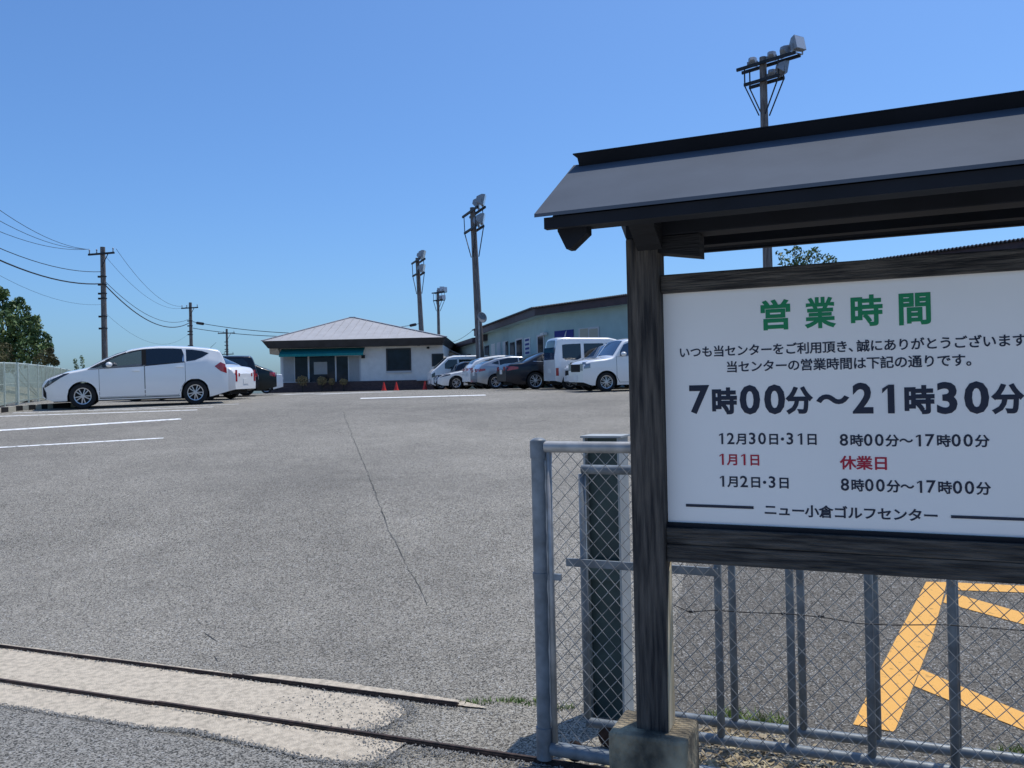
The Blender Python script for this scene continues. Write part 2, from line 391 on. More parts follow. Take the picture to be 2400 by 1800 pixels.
# cracks
def crack(pxs, w, name='crack'):
    m_ = MB(); P = [G0(*p) for p in pxs]; L_, R2 = [], []
    pts = []
    for i in range(len(P) - 1):
        k = max(2, int(np.linalg.norm(P[i + 1] - P[i]) / .07))
        for j in range(k): pts.append(P[i] + (P[i + 1] - P[i]) * j / k)
    pts.append(P[-1])
    j1 = np.cumsum(rng.normal(0, .0035, len(pts))); j1 -= np.linspace(0, j1[-1], len(pts))
    for i, p in enumerate(pts):
        ww = w * rng.uniform(.15, 1.0); p = p + np.array([j1[i] + rng.normal(0, .004), 0])
        L_.append((p[0] - ww, p[1], hz(p[0] - ww, p[1]) + .004)); R2.append((p[0] + ww, p[1], hz(p[0] + ww, p[1]) + .004))
    m_.grid([L_, R2]); return struct(m_, name, CRACK)
crack([(805, 965), (833, 1040), (858, 1100), (884, 1170), (908, 1240), (932, 1290), (952, 1322)], .0055)
crack([(952, 1322), (985, 1380), (1002, 1420)], .003)
crack([(640, 1148), (720, 1150), (810, 1144)], .006)
crack([(480, 1485), (510, 1505), (560, 1512), (600, 1522)], .005)
crack([(505, 1540), (512, 1552)], .006)
crack([(0, 1657), (85, 1671), (170, 1684), (256, 1694), (320, 1710), (400, 1714), (456, 1717), (530, 1736), (600, 1752), (690, 1776)], .007)
# dark patch of newer asphalt behind the gate
mb = MB(); strip(mb, [G0(1560, 1740), G0(1572, 1600), G0(1590, 1420), G0(1620, 1250)], [(7.5, 1.2), (8, 2), (9, 5), (10, 9)], .004, nu=50)
struct(mb, 'asphalt_patch', A_DARK)
# yellow hatch marking
y3 = lambda x, y: G0(1600 + x / 2.765, 1280 + y / 2.765)
mb = MB()
strip(mb, [y3(1578, 238), y3(1400, 570), y3(1240, 880), y3(1105, 1165)], [y3(1712, 240), y3(1620, 590), y3(1500, 900), y3(1372, 1214)], .008, nu=24)
strip(mb, [y3(1712, 240), y3(2212, 264), y3(2900, 300)], [y3(1716, 290), y3(2212, 308), y3(2900, 338)], .008, nu=20)
strip(mb, [y3(1713, 300), y3(2212, 440), y3(2900, 640)], [y3(1690, 372), y3(2212, 515), y3(2900, 720)], .008, nu=20)
strip(mb, [y3(1545, 805), y3(2212, 1090), y3(2900, 1390)], [y3(1500, 915), y3(2212, 1202), y3(2900, 1500)], .008, nu=20)
struct(mb, 'yellow_marking', YEL)
# white parking lines
def wline(p, q, w=.12, ext=0):
    a, b = np.array(G0(*p)), np.array(G0(*q)); d = (b - a) / np.linalg.norm(b - a); nn = np.array([-d[1], d[0]])
    a = a - d * ext
    m_ = MB(); strip(m_, [a + nn * w / 2, b + nn * w / 2], [a - nn * w / 2, b - nn * w / 2], .004)
    return struct(m_, 'parking_line', LINE)
wline((0, 1049), (383, 1027), .15, 3); wline((0, 1009), (424, 982), .30, 3); wline((0, 976), (462, 961), .15, 3)
wline((30, 968), (500, 954), .10); wline((220, 961), (560, 947), .10)
wline((845, 934), (1138, 926), .6); wline((660, 925.5), (742, 922), .5); wline((745, 924), (928, 918), .8)
# bank behind the fence
FP = np.array([-14.4, 23.6]); FD = np.array([-.37, .93]); FD /= np.linalg.norm(FD); FN = np.array([-FD[1], FD[0]])
fpt = lambda t, o: FP + FD * t + FN * o
mb = MB(); rows = []
for t in np.linspace(-14, 60, 75):
    r_ = []
    for o in (.25, 1.2, 2.5, 4, 6, 9, 14):
        p = fpt(t, o); k = min(1, max(0, (o - .25) / 5)); r_.append((p[0], p[1], hz(*p) + .004 + .75 * k * k * (3 - 2 * k) + .06 * math.sin(t * 1.3 + o * 2)))
    rows.append(r_)
mb.grid(rows); struct(mb, 'bank', BANKM, smooth=True)
# kerb of cream blocks with black painted gaps
mb = MB()
kb = [(-230, 1012, 1), (-190, 1004, 0), (-160, 998, 1), (-125, 991, 0), (-95, 985, 1), (-62, 979, 0), (-32, 973.5, 1), (-14, 970.5, 0), (3, 967.5, 1), (20, 965.5, 0), (38, 963.5, 1), (54, 962, 0), (68, 961, 1), (84, 959.8, 0), (98, 958.8, 1), (112, 957.8, 0), (125, 957, 1), (166, 954.5, 0), (200, 953, 1)]
for (ax_, ay_, mi), (bx_, by_, _) in zip(kb[:-1], kb[1:]):
    p0, p1 = np.array(G0(ax_, ay_)), np.array(G0(bx_, by_)); d = (p1 - p0) / np.linalg.norm(p1 - p0); nr = np.array([-d[1], d[0]])
    p1 = p1 - d * .006; z0, z1 = hz(*p0), hz(*p1)
    mb.hexa([(*(p0 + nr * x), z0 + y) for x, y in ((0, -.05), (.16, -.05), (.16, .13), (0, .13))], [(*(p1 + nr * x), z1 + y) for x, y in ((0, -.05), (.16, -.05), (.16, .13), (0, .13))], mi)
struct(mb, 'kerb', [KERB, KERBD])

# ------------------------------------------------------------------ chain link
def chain(mb, origin, u, up, w, h, pitch, r, k=4, off=.003, nrm=None, ax=1.0):
    """two families of diagonal wires with the little kinks of a woven mesh"""
    o = np.array(origin, float); u = np.array(u, float); up = np.array(up, float); nn = np.array(nrm, float)
    for fam in (1, -1):
        c = -h * ax if fam == 1 else 0.0
        top = w if fam == 1 else w + h * ax
        x = c - (c % pitch) if c % pitch else c
        while x < top:
            z0, z1 = 0.0, h
            a0, a1 = (x + z0 * ax, x + z1 * ax) if fam == 1 else (x - z0 * ax, x - z1 * ax)
            lo_, hi_ = min(a0, a1), max(a0, a1)
            def zat(a): return (a - x) / ax if fam == 1 else (x - a) / ax
            A, B = max(lo_, 0), min(hi_, w)
            if B - A > .01:
                pa, pb = o + u * A + up * zat(A) + nn * off * fam, o + u * B + up * zat(B) + nn * off * fam
                mb.tube([pa, pb], r, k, caps=False)
            x += pitch
    return mb

# ------------------------------------------------------------------ notice sign with its little roof
sgn = thing('notice_sign', 'wooden notice board with small grey roof beside the gate, opening hours lettered in Japanese', 'notice sign', spx(.02, 0, 0))
def sbox(m_, s0, s1, o0, o1, z0, z1, mi=0):
    return m_.hexa([spx(s0, o1, z0), spx(s1, o1, z0), spx(s1, o0, z0), spx(s0, o0, z0)], [spx(s0, o1, z1), spx(s1, o1, z1), spx(s1, o0, z1), spx(s0, o0, z1)], mi)
def post(s0):
    m_ = MB(); sbox(m_, s0, s0 + .118, -.05, .058, .30, 2.139)
    return m_.build('post', WOOD_V, sgn, bevel=.006)
post(-.036); post(1.93)
m_ = MB(); m_.prism([spx(.0823, o, z) for o, z in [(-.046, .342), (.054, .342), (.050, .50), (.040, .62), (.022, .78), (-.005, .90), (-.046, .949)]], tuple(g * .0022)); m_.build('painted_sun_strip', SUNSTRIP, sgn.children[0])  # pale panel on the post: its sunlit strip put into colour and outline
for s0 in (-.125, 1.84):
    m_ = MB(); A_ = [(s0, .125), (s0 + .285, .125), (s0 + .285, -.11), (s0, -.11)]
    sbox(m_, s0, s0 + .285, -.11, .125, -.05, .34)
    bm_o = m_.build('footing', FOOT, sgn, bevel=.012)
# rails and board
SE = 1.928
m_ = MB(); sbox(m_, .084, SE, -.03, .03, 1.934, 2.0); m_.build('top_rail', WOOD_H, sgn, bevel=.004)
m_ = MB(); sbox(m_, .084, SE, -.032, .032, 1.02, 1.078); sbox(m_, .084, SE, -.030, .030, .953, 1.0185)
m_.build('bottom_rail', WOOD_H, sgn, bevel=.004)
m_ = MB(); sbox(m_, .084, SE, -.02, .012, 1.079, 1.094); m_.build('board_trim', TRIM, sgn)
m_ = MB(); sbox(m_, .086, SE, -.012, 0, 1.0945, 1.9335); brd = m_.build('board', BOARD, sgn)
# main beam, bracket, arms
m_ = MB(); sbox(m_, -.036, 2.2, -.055, .055, 2.14, 2.30); m_.build('main_beam', TRIM, sgn, bevel=.004)
def bracket(s0):
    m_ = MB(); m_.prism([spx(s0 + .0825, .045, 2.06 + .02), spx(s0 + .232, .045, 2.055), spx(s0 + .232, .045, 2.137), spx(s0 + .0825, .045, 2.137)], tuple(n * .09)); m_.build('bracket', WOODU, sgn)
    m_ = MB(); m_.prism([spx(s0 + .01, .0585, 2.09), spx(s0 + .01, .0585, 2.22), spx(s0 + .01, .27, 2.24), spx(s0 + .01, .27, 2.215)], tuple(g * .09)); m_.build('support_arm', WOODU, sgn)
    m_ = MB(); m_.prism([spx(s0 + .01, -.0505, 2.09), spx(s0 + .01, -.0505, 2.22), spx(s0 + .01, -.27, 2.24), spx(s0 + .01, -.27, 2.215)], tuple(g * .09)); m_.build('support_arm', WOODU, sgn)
bracket(0)
# roof
RS0, RS1, EO, EZ, RZ = -.25, 2.32, .42, 2.187, 2.452
m_ = MB()
th = .012
for sg in (1, -1):
    pr = [(sg * EO, EZ), (0 if sg > 0 else -.001, RZ), (0 if sg > 0 else -.001, RZ - th), (sg * EO, EZ - th)]
    m_.prism([spx(RS0 if sg > 0 else -.15, o, z) for o, z in pr], tuple(g * (RS1 - (RS0 if sg > 0 else -.15))))
roof = m_.build('roof', ROOFM, sgn)
m_ = MB(); cp = [(.022, RZ - .014), (.052, RZ + .024), (-.052, RZ + .024), (-.022, RZ - .014)]
m_.prism([spx(RS0 + .030, o, z) for o, z in cp], tuple(g * (RS1 - RS0 - .016)))
m_.prism([spx(RS0 + .016, o, z) for o, z in [(.055, RZ + .0245), (.055, RZ + .029), (-.055, RZ + .029), (-.055, RZ + .0245)]], tuple(g * (RS1 - RS0 + .024)))
m_.build('ridge_cap', TRIM, roof)
for sg in (1, -1):
    RS = RS0 if sg > 0 else -.15
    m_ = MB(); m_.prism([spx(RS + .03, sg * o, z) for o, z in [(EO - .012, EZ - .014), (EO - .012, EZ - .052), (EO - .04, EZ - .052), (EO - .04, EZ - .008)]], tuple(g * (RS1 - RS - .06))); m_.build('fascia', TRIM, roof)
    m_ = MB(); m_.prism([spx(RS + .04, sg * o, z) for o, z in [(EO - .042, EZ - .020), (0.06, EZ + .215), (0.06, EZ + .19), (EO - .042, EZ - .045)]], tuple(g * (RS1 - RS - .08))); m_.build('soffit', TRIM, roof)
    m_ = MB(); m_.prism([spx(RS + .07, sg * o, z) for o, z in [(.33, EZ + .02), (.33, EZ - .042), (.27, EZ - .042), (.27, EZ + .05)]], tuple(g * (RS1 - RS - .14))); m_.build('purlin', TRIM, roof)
m_ = MB(); m_.prism([spx(RS0 + .055, .345, EZ - .01), spx(RS0 + .055, .345, EZ - .052), spx(RS0 + .085, .345, EZ - .115), spx(RS0 + .10, .345, EZ - .115), spx(RS0 + .16, .345, EZ - .066), spx(RS0 + .16, .345, EZ - .01)], tuple(-n * -.055)); m_.build('purlin_tail', TRIM, roof)
# lettering
GC = {}
def glyph(ch, off):
    if ch == '1':                    # a plain one with a flag, no foot
        w = .040 + off * 1.25
        P = [(.30 - w, 0), (.30 + w, 0), (.30 + w, .69), (.30 - w * .7, .69), (.10, .60), (.10 - w * .1, .60 - w * 1.5), (.30 - w, .605)]
        return np.array([(a, b, 1.0) for a, b in P]), [[0, 1, 2, 6], [2, 3, 6], [3, 4, 5, 6]]
    if (ch, off) not in GC:
        c = bpy.data.curves.new('t', 'FONT'); c.body = ch; c.size = 1; c.bevel_depth = off; c.bevel_resolution = 1; c.resolution_u = 3; c.fill_mode = 'BOTH'
        o = bpy.data.objects.new('t', c); COL.objects.link(o); bpy.context.view_layer.update()
        me = bpy.data.meshes.new_from_object(o.evaluated_get(bpy.context.evaluated_depsgraph_get()))
        V = np.array([(v.co[0], v.co[1], v.co[2] / off) for v in me.vertices]); F = [list(p.vertices) for p in me.polygons]
        bpy.data.objects.remove(o); bpy.data.curves.remove(c); bpy.data.meshes.remove(me)
        GC[(ch, off)] = (V, F)
    return GC[(ch, off)]
z8 = lambda x, y: sp(1500 + x / 2.44, 620 + y / 2.44, 0.0)
def lay(text, off, dig=1.33, tight=.98):
    V, F, x = [], [], 0.0
    for ch in text:
        d = ch.isdigit() and ch.isascii(); k = dig if d else 1.0
        v, f = glyph(ch, off * .62 if d else off)
        adv = {'、': .62, '。': .62, '・': .45, 'ー': .98, '〜': 1.0}.get(ch, 1.0) * tight
        if d: adv = .60 * k
        v = v * np.array([k, k, 1])
        if d:
            v = v + np.array([(.56 * k - (v[:, 0].max() + v[:, 0].min())) / 2, 0, 0])
            v = v - np.array([0, v[:, 1].min() + .075, 0])
        if ch == '・': v = v - np.array([.27, 0, 0])
        F += [[i + len(V) for i in q] for q in f]; V += [tuple(p) for p in v + np.array([x, 0, 0])]
        x += adv
    return np.array(V), F
def writing(name, segs, m, parent=brd, split=True):
    """segs: (text, x0, x1, ytop, ybot on the z8 view at left, ditto at right, weight)"""
    mb = MB(); out = []
    for text, x0, x1, tl, bl, tr, br, off in segs:
        V, F = lay(text, off)
        s0, s1 = z8(x0, (tl + bl) / 2)[0], z8(x1, (tr + br) / 2)[0]
        zt = (z8(x0, tl)[1] + z8(x1, tr)[1]) / 2; zb = (z8(x0, bl)[1] + z8(x1, br)[1]) / 2
        mn, mx = V[:, :2].min(0), V[:, :2].max(0)
        U = (V[:, :2] - mn) / (mx - mn)
        mb.add([spx(s0 + (s1 - s0) * a, .0012 + .0007 * h, zb + (zt - zb) * b) for (a, b), h in zip(U, V[:, 2])], F)
        if split: mb.build(name, m, parent); mb = MB()
    if not split: mb.build(name, m, parent)
writing('heading_character', [('営', 690, 860, 200, 375, 198, 374, .031), ('業', 940, 1120, 188, 367, 184, 362, .028), ('時', 1205, 1388, 176, 356, 170, 350, .031), ('間', 1480, 1663, 165, 348, 160, 342, .029)], GREEN)
writing('greeting_text', [('いつも当センターをご利用頂き、誠にありがとうございます。', 228, 2245, 463, 528, 398, 476, .019), ('当センターの営業時間は下記の通りです。', 497, 1895, 545, 610, 515, 590, .019)], NAVY)
writing('opening_hours_text', [('7', 283, 398, 690, 855, 690, 855, .050), ('時', 412, 555, 703, 857, 703, 857, .042), ('00', 570, 830, 688, 857, 686, 858, .050), ('分', 832, 990, 698, 858, 695, 858, .044), ('〜', 1007, 1197, 742, 798, 742, 800, .045),
    ('21', 1215, 1455, 675, 852, 673, 852, .050), ('時', 1512, 1685, 690, 856, 690, 856, .042), ('30', 1697, 1997, 670, 854, 667, 856, .050), ('分', 2007, 2200, 680, 856, 678, 858, .044)], NAVY, split=False)
writing('new_year_hours_text', [('12月30日・31日', 452, 1010, 960, 1030, 963, 1034, .025), ('8時00分〜17時00分', 1142, 2000, 968, 1040, 970, 1046, .025), ('1月2日・3日', 457, 850, 1205, 1273, 1212, 1283, .025), ('8時00分〜17時00分', 1148, 2008, 1225, 1297, 1237, 1319, .025)], NAVY)
writing('closed_day_text', [('1月1日', 455, 682, 1082, 1148, 1085, 1152, .025), ('休業日', 1142, 1412, 1092, 1172, 1096, 1176, .024)], REDL)
writing('business_name_text', [('ニュー小倉ゴルフセンター', 713, 1702, 1368, 1440, 1395, 1470, .025)], NAVY)
mb = MB()
for (x0, x1, ya, yb, yc, yd) in ((263, 650, 1367, 1383, 1383, 1399), (1778, 2900, 1432, 1450, 1475, 1492)):
    a, b = z8(x0, ya), z8(x1, yc); zt = (a[1] + b[1]) / 2; zb = (z8(x0, yb)[1] + z8(x1, yd)[1]) / 2
    mb.poly([spx(a[0], .0022, zb), spx(min(b[0], 1.85), .0022, zb), spx(min(b[0], 1.85), .0022, zt), spx(a[0], .0022, zt)])
    mb.build('divider_line', NAVY, brd); mb = MB()

# ------------------------------------------------------------------ gate leaves
GO = -.25
gt = thing('sliding_gate', 'grey chain link gate leaf with a thick round end post', 'gate', spx(-.555, GO, 0))
GE = 3.0
PS, PR = sp(1267, 1300, GO)[0], .0315
m_ = MB(); m_.tube([spx(PS, GO, .025), spx(PS, GO, 1.372)], PR, 20); m_.lathe([(PR, 0), (PR * .98, .004), (PR * .6, .012), (0, .014)], spx(PS, GO, 1.372), (0, 0, 1), 20)
m_.tube([spx(PS, GO, 1.30), spx(PS, GO, 1.3735)], PR + .004, 20); m_.tube([spx(PS, GO, .026), spx(PS, GO, .16)], PR + .004, 20)
m_.build('end_post', GALVW, gt, smooth='angle')
m_ = MB(); m_.tube([spx(PS + PR, GO, 1.347), spx(GE, GO, 1.347)], .024, 14); m_.build('top_rail', GALV, gt, smooth='angle')
m_ = MB(); m_.tube([spx(PS + PR, GO, .072), spx(GE, GO, .072)], .03, 14); m_.build('bottom_rail', GALVW, gt, smooth='angle')
BS = sp(1291.5, 1300, GO)[0]
m_ = MB(); m_.tube([spx(BS, GO, .10), spx(BS, GO, 1.325)], .0125, 10); m_.build('mesh_bar', GALV, gt, smooth=True)
m_ = MB(); wz = np.linspace(.17, 1.29, 40); m_.tube([spx(BS - .0125 - .0015 + .0012 * math.sin(i * 2.1), GO + .006, z) for i, z in enumerate(wz)], [.0045 + .0015 * math.sin(i * 1.3) for i in range(40)], 6); m_.build('weld_seam', GALV, gt, smooth=True)
m_ = MB()
for z in (.80,): m_.tube([spx(PS, GO, z - .014), spx(PS, GO, z + .014)], PR + .004, 16); sbox(m_, PS + PR, PS + PR + .06, GO - .008, GO + .008, z - .014, z + .012)
m_.build('clamp', GALVW, gt, smooth='angle')
m_ = MB(); chain(m_, spx(BS + .008, GO, .10), g, (0, 0, 1), GE - BS - .02, 1.225, .060, .00165, 5, .0016, -n, ax=.92); m_.build('chain_mesh', WIREM, gt, smooth=True)
for s_ in (1.5, 2.98):
    m_ = MB(); m_.tube([spx(s_, GO, .10), spx(s_, GO, 1.325)], .02, 10); m_.build('stile', GALVW, gt, smooth=True)
for s_ in (-.40, 2.7):
    m_ = MB(); m_.lathe([(0, -.012), (.036, -.012), (.042, -.008), (.034, 0), (.042, .008), (.036, .012), (0, .012)], spx(s_, GO - .03, .0615), n, 16); m_.build('wheel', RUST, gt, smooth='angle')
# barbed tie wire through the mesh
m_ = MB(); wpts = [(-.12, .725), (-.02, .742), (.04, .72), (.10, .698), (.2, .712), (.33, .716), (.48, .722), (.6, .722), (.72, .708), (.84, .716), (1.0, .73), (1.24, .735), (1.6, .75)]
m_.tube([spx(a, GO - .012 + .004 * math.sin(i * 3), b) for i, (a, b) in enumerate(wpts)], .0022, 5)
for a, b in ((.10, .698), (.45, .721), (.58, .722)): m_.tube([spx(a, GO - .012, b), spx(a + .022, GO - .010, b + .003)], .005, 5)
props(m_.build('tie_wire', WIREB, smooth=True, origin=spx(-.12, GO, .72)), 'thin black wire threaded through the gate chain link below the notice board', 'wire')

def leaf(off, ss, zt, zb, s0, label, bar=None):
    r = thing('barred_gate', label, 'gate', spx(s0, off, 0), 0, 'barred gate leaves behind the chain link')
    m_ = MB(); m_.tube([spx(s0, off, zt), spx(3.2, off, zt)], .021, 12); m_.build('top_rail', GALVW, r, smooth='angle')
    m_ = MB(); m_.tube([spx(s0, off, zb), spx(3.2, off, zb + .045)], .021, 12); m_.build('bottom_rail', GALVW, r, smooth='angle')
    for s_ in [s0] + ss:
        m_ = MB(); m_.tube([spx(s_, off, zb + .0215), spx(s_, off, zt - .0215)], .0165, 12); m_.build('upright', GALVW, r, smooth=True)
    for s_ in (s0 + .1, 2.9):
        m_ = MB(); m_.lathe([(0, -.012), (.045, -.012), (.05, -.008), (.042, 0), (.05, .008), (.045, .012), (0, .012)], spx(s_, off, .052), n, 16); m_.build('wheel', RUST, r, smooth='angle')
        m_ = MB(); sbox(m_, s_ - .02, s_ + .02, off + .014, off + .02, .05, zb); m_.build('wheel_bracket', RUST, r)
    if bar:
        m_ = MB(); sbox(m_, bar[0], bar[1], off + .022, off + .034, bar[2] - .018, bar[2] + .018); m_.build('latch_bar', GALVW, r, bevel=.003)
    return r
leaf(-.5, [.173, .459, .753, 1.041, 1.33, 1.62, 1.91, 2.2, 2.5, 2.8, 3.1], 1.229, .10, -.416, 'grey barred gate leaf with a flat latch bar, just behind the chain link', (-.49, .18, .815))
leaf(-.66, [.205, .487, .772, 1.06, 1.35, 1.64, 1.93, 2.22, 2.5, 2.8, 3.1], 1.22, .115, -.13, 'rearmost grey barred gate leaf, closest to the green steel column')
# green steel column behind the gate
cs0, cs1, ctz = sp(1378, 1400, -.80)[0], sp(1462, 1400, -.80)[0], sp(1415, 1024, -.80)[1]
cl = thing('gate_column', 'dark green steel gate column with pale flanges behind the chain link gate', 'column', spx((cs0 + cs1) / 2, -.85, 0))
m_ = MB(); sbox(m_, cs0 + .0105, cs1 - .0105, -.90, -.82, 0, ctz - .006); m_.build('web', COLG, cl)
for a in (cs0, cs1 - .010):
    m_ = MB(); sbox(m_, a, a + .010, -.93, -.775, 0, ctz - .004); m_.build('flange', COLF, cl)
m_ = MB(); sbox(m_, cs0 - .012, cs1 + .012, -.94, -.77, ctz - .0035, ctz + .006); m_.build('cap_plate', COLF, cl)
zc = sp(1415, 1320, -.80)[1]
m_ = MB(); sbox(m_, cs0 + .0105, cs1 - .0105, -.82, -.79, zc - .08, zc + .02); m_.build('lock_box', COLG, cl)

# ------------------------------------------------------------------ foliage
def leaves(mb, c, R, k, size, flat=.0, mi=0):
    c = np.array(c, float); R = np.array(R, float)
    for _ in range(k):
        d = rng.normal(0, 1, 3); d /= np.linalg.norm(d)
        p = c + R * d * (rng.uniform(.35, 1.0) ** .6)
        a = rng.normal(0, 1, 3); a /= np.linalg.norm(a); b = np.cross(a, rng.normal(0, 1, 3)); b /= np.linalg.norm(b)
        s_ = size * rng.uniform(.45, 1.5)
        mb.poly([p - a * s_, p - b * s_ * .45, p + a * s_, p + b * s_ * .45], mi)
def tree(name, label, base, clumps, lm, size, per, group=None, trunk_r=.12, top=None):
    z0 = hz(base[0], base[1]); r = thing(name, label, 'tree', (base[0], base[1], z0), 0, group)
    m_ = MB()
    hi = max(c[2] for c, R in clumps)
    tp = top or (base[0], base[1], z0 + (hi - z0) * .6)
    m_.tube([(base[0], base[1], z0 - .2), ((base[0] + tp[0]) / 2 + .05, (base[1] + tp[1]) / 2, (z0 + tp[2]) / 2), tp], [trunk_r, trunk_r * .8, trunk_r * .45], 9)
    for c, R in clumps:
        st = np.array(tp) * .6 + np.array((base[0], base[1], z0)) * .4
        m_.tube([st, (st + np.array(c)) / 2 + rng.normal(0, .08, 3), np.array(c)], [trunk_r * .4, trunk_r * .25, trunk_r * .08], 6)
    m_.build('trunk', TRUNK, r, smooth=True)
    m_ = MB()
    for c, R in clumps:
        leaves(m_, c, R, int(per * (R[0] * R[2]) ** .8), size)
    m_.build('crown', lm, r)
    return r
def clumps_px(spec, Y0):
    out = []
    for px, py, rp, dy in spec:
        p = at(px, py, Y0 + dy); R = rp * (Y0 + dy) / FPX; out.append((p, (R, R, R)))
    return out
TY = 38
cl1 = clumps_px([(-60, 740, 60, 0), (-20, 700, 34, .3), (5, 690, 16, .5), (10, 770, 50, -.4), (38, 735, 32, .2), (55, 775, 36, 0), (75, 765, 24, .6), (95, 800, 26, .2), (70, 820, 36, -.3), (100, 835, 24, .5), (25, 830, 44, .2), (-30, 820, 60, .5), (-90, 800, 70, .4), (45, 708, 13, .3), (112, 812, 12, .2), (-100, 700, 50, 0), (84, 748, 10, 0), (22, 722, 14, 0)], TY)
tree('broadleaf_tree', 'dense dark green tree behind the pale fence at the left edge', at(0, 900, TY)[:2], cl1, LEAF1, .095, 1100, None, .2)
cl2 = clumps_px([(110, 835, 18, 0), (122, 842, 13, .2), (95, 845, 18, .2), (130, 850, 9, .3), (8, 822, 22, -.6), (-10, 840, 24, -.4), (118, 822, 8, .3)], 36.5)
b2 = thing('bush', 'brownish olive bush at the foot of the dark tree behind the fence', 'bush', (*at(100, 900, 36.5)[:2], hz(*at(100, 900, 36.5)[:2])))
m_ = MB()
for c, R in cl2: leaves(m_, c, R, 330, .05)
m_.build('foliage', LEAF2, b2)
m_ = MB()
for c, R in cl2: m_.tube([(*at(100, 900, 36.5)[:2], hz(*at(100, 900, 36.5)[:2]) - .1), c], [.03, .01], 5)
m_.build('stem', TRUNK, b2)
for px, py, lab in ((195, 842, 'tall dry weed above the bonnet of the white estate car'), (180, 850, 'short dry weed standing left of the tall weed above the bonnet')):
    Y = 40; bp = at(px + 6, 900, Y); r = thing('weed', lab, 'plant', (bp[0], bp[1], hz(*bp[:2])), 0, 'dry weeds behind the fence')
    tp = at(px - 4, py - 6, Y); m_ = MB(); m_.tube([(bp[0], bp[1], hz(*bp[:2])), (bp + tp) / 2 + np.array([.03, 0, 0]), tp], [.012, .01, .006], 5); m_.build('stem', LEAF2, r)
    m_ = MB()
    for t in np.linspace(.55, 1, 7): leaves(m_, bp * (1 - t) + tp * t, (.10, .10, .08), 22, .045)
    m_.build('foliage', LEAF3, r)
cl3 = clumps_px([(1850, 610, 26, 0), (1868, 588, 13, .2), (1862, 570, 6, .2), (1885, 605, 18, .3), (1905, 600, 20, 0), (1918, 585, 8, .3), (1932, 612, 16, .2), (1952, 612, 12, .3), (1940, 598, 6, 0), (1945, 604, 5, .3), (1826, 592, 8, 0), (1875, 632, 30, 0), (1925, 635, 24, 0)], 40)
tree('slender_tree', 'thin leafy tree top showing between the roof and the board of the notice sign', at(1880, 900, 40)[:2], cl3, LEAF3, .10, 300, None, .12)

# ------------------------------------------------------------------ pale green fence on the left
fn = thing('chain_link_fence', 'pale green chain link fence along the left side of the car park', 'fence', (*FP, hz(*FP)))
for i, t in enumerate(np.arange(-4, 30, 2.0)):
    p = fpt(t, 0); z = hz(*p); m_ = MB(); rr = .055 if i in (3, 9) else .025
    m_.tube([(*p, z - .1), (*p, z + 1.30)], rr, 10); m_.build('post', FENCEG, fn, smooth='angle')
tt = np.arange(-4, 30.1, 2.0)
for nm, z_, r_ in (('top_rail', 1.27, .022), ('middle_rail', .66, .014), ('bottom_rail', .10, .03)):
    m_ = MB(); m_.tube([(*fpt(t, .026), hz(*fpt(t, .026)) + z_) for t in tt], r_, 8); m_.build(nm, FENCEG, fn, smooth='angle')
m_ = MB()
for a in tt[:-1]:
    p, q = fpt(a, -.01), fpt(a + 2, -.01); z0, z1 = hz(*p), hz(*q)
    u = np.array([q[0] - p[0], q[1] - p[1], z1 - z0]); ln = np.linalg.norm(u); u /= ln
    chain(m_, (p[0], p[1], z0 + .1), u, (0, 0, 1), ln, 1.15, .085, .0042, 3, .003, (*FN, 0), ax=1.0)
m_.build('chain_mesh', FMESH, fn)

# ------------------------------------------------------------------ poles and wires
def upole(px, ptop, Y, label, arm, levels):
    b = at(px, 905, Y); t = at(px - 3, ptop, Y); z0 = hz(b[0], b[1]); H = t[2] - z0
    r = thing('utility_pole', label, 'utility pole', (b[0], b[1], z0), 0, 'utility poles beyond the car park')
    m_ = MB(); m_.tube([(b[0], b[1], z0 - .2), (b[0], b[1], z0 + H)], [.155, .115], 14); m_.build('pole', POLE, r, smooth='angle')
    ad = np.array([.96, -.28, 0])
    for k, (dz, half) in enumerate(levels):
        m_ = MB(); c = np.array((b[0], b[1] - .16, z0 + H - dz)); m_.bar(c - ad * half, c + ad * half, .08, .09)
        if k == 0: m_.bar(c + ad * half * .55, np.array((b[0], b[1] - .14, z0 + H - dz - half * .85)), .03, .03)
        ca = m_.build('crossarm', STEEL, r)
        for q in (-.92, -.35, .92):
            m_ = MB(); m_.lathe([(.025, 0), (.035, .03), (.02, .09), (.04, .13), (.028, .2), (0, .21)], c + ad * half * q + np.array([0, 0, .05]), (0, 0, 1), 8); m_.build('insulator', LAMPH, ca, smooth=True)
    for dz in (1.5, 1.9, 2.35, 2.6, 3.5, 4.1):
        m_ = MB(); m_.tube([(b[0], b[1], z0 + H - dz), (b[0], b[1], z0 + H - dz + .05)], .16, 12); m_.box(b[0] - .26, b[0] - .155, b[1] - .05, b[1] + .05, z0 + H - dz - .03, z0 + H - dz + .06); m_.build('band', STEEL, r)
    return np.array((b[0], b[1], z0 + H))
A = upole(247, 579, 41.7, 'tallest utility pole at left, with one crossarm, rising behind the white estate car', 1, [(.36, .78)])
B = upole(450, 709, 67, 'middle utility pole whose foot is hidden behind the roof of the white estate car', 1, [(.45, .78)])
Cc = upole(534, 771, 95, 'farthest utility pole, with several short crossarms, above the black hatchback', 1, [(.5, 1.1), (2.9, .9), (3.5, .8)])
def wire(p, q, sag, r, label):
    P = [np.array(p) * (1 - t) + np.array(q) * t - np.array([0, 0, sag * 4 * t * (1 - t)]) for t in np.linspace(0, 1, 24)]
    m_ = MB(); m_.tube(P, r, 5)
    props(m_.build('overhead_wire', WIREB, smooth=True, origin=tuple(float(c) for c in p)), label, 'wire', 'overhead wires')
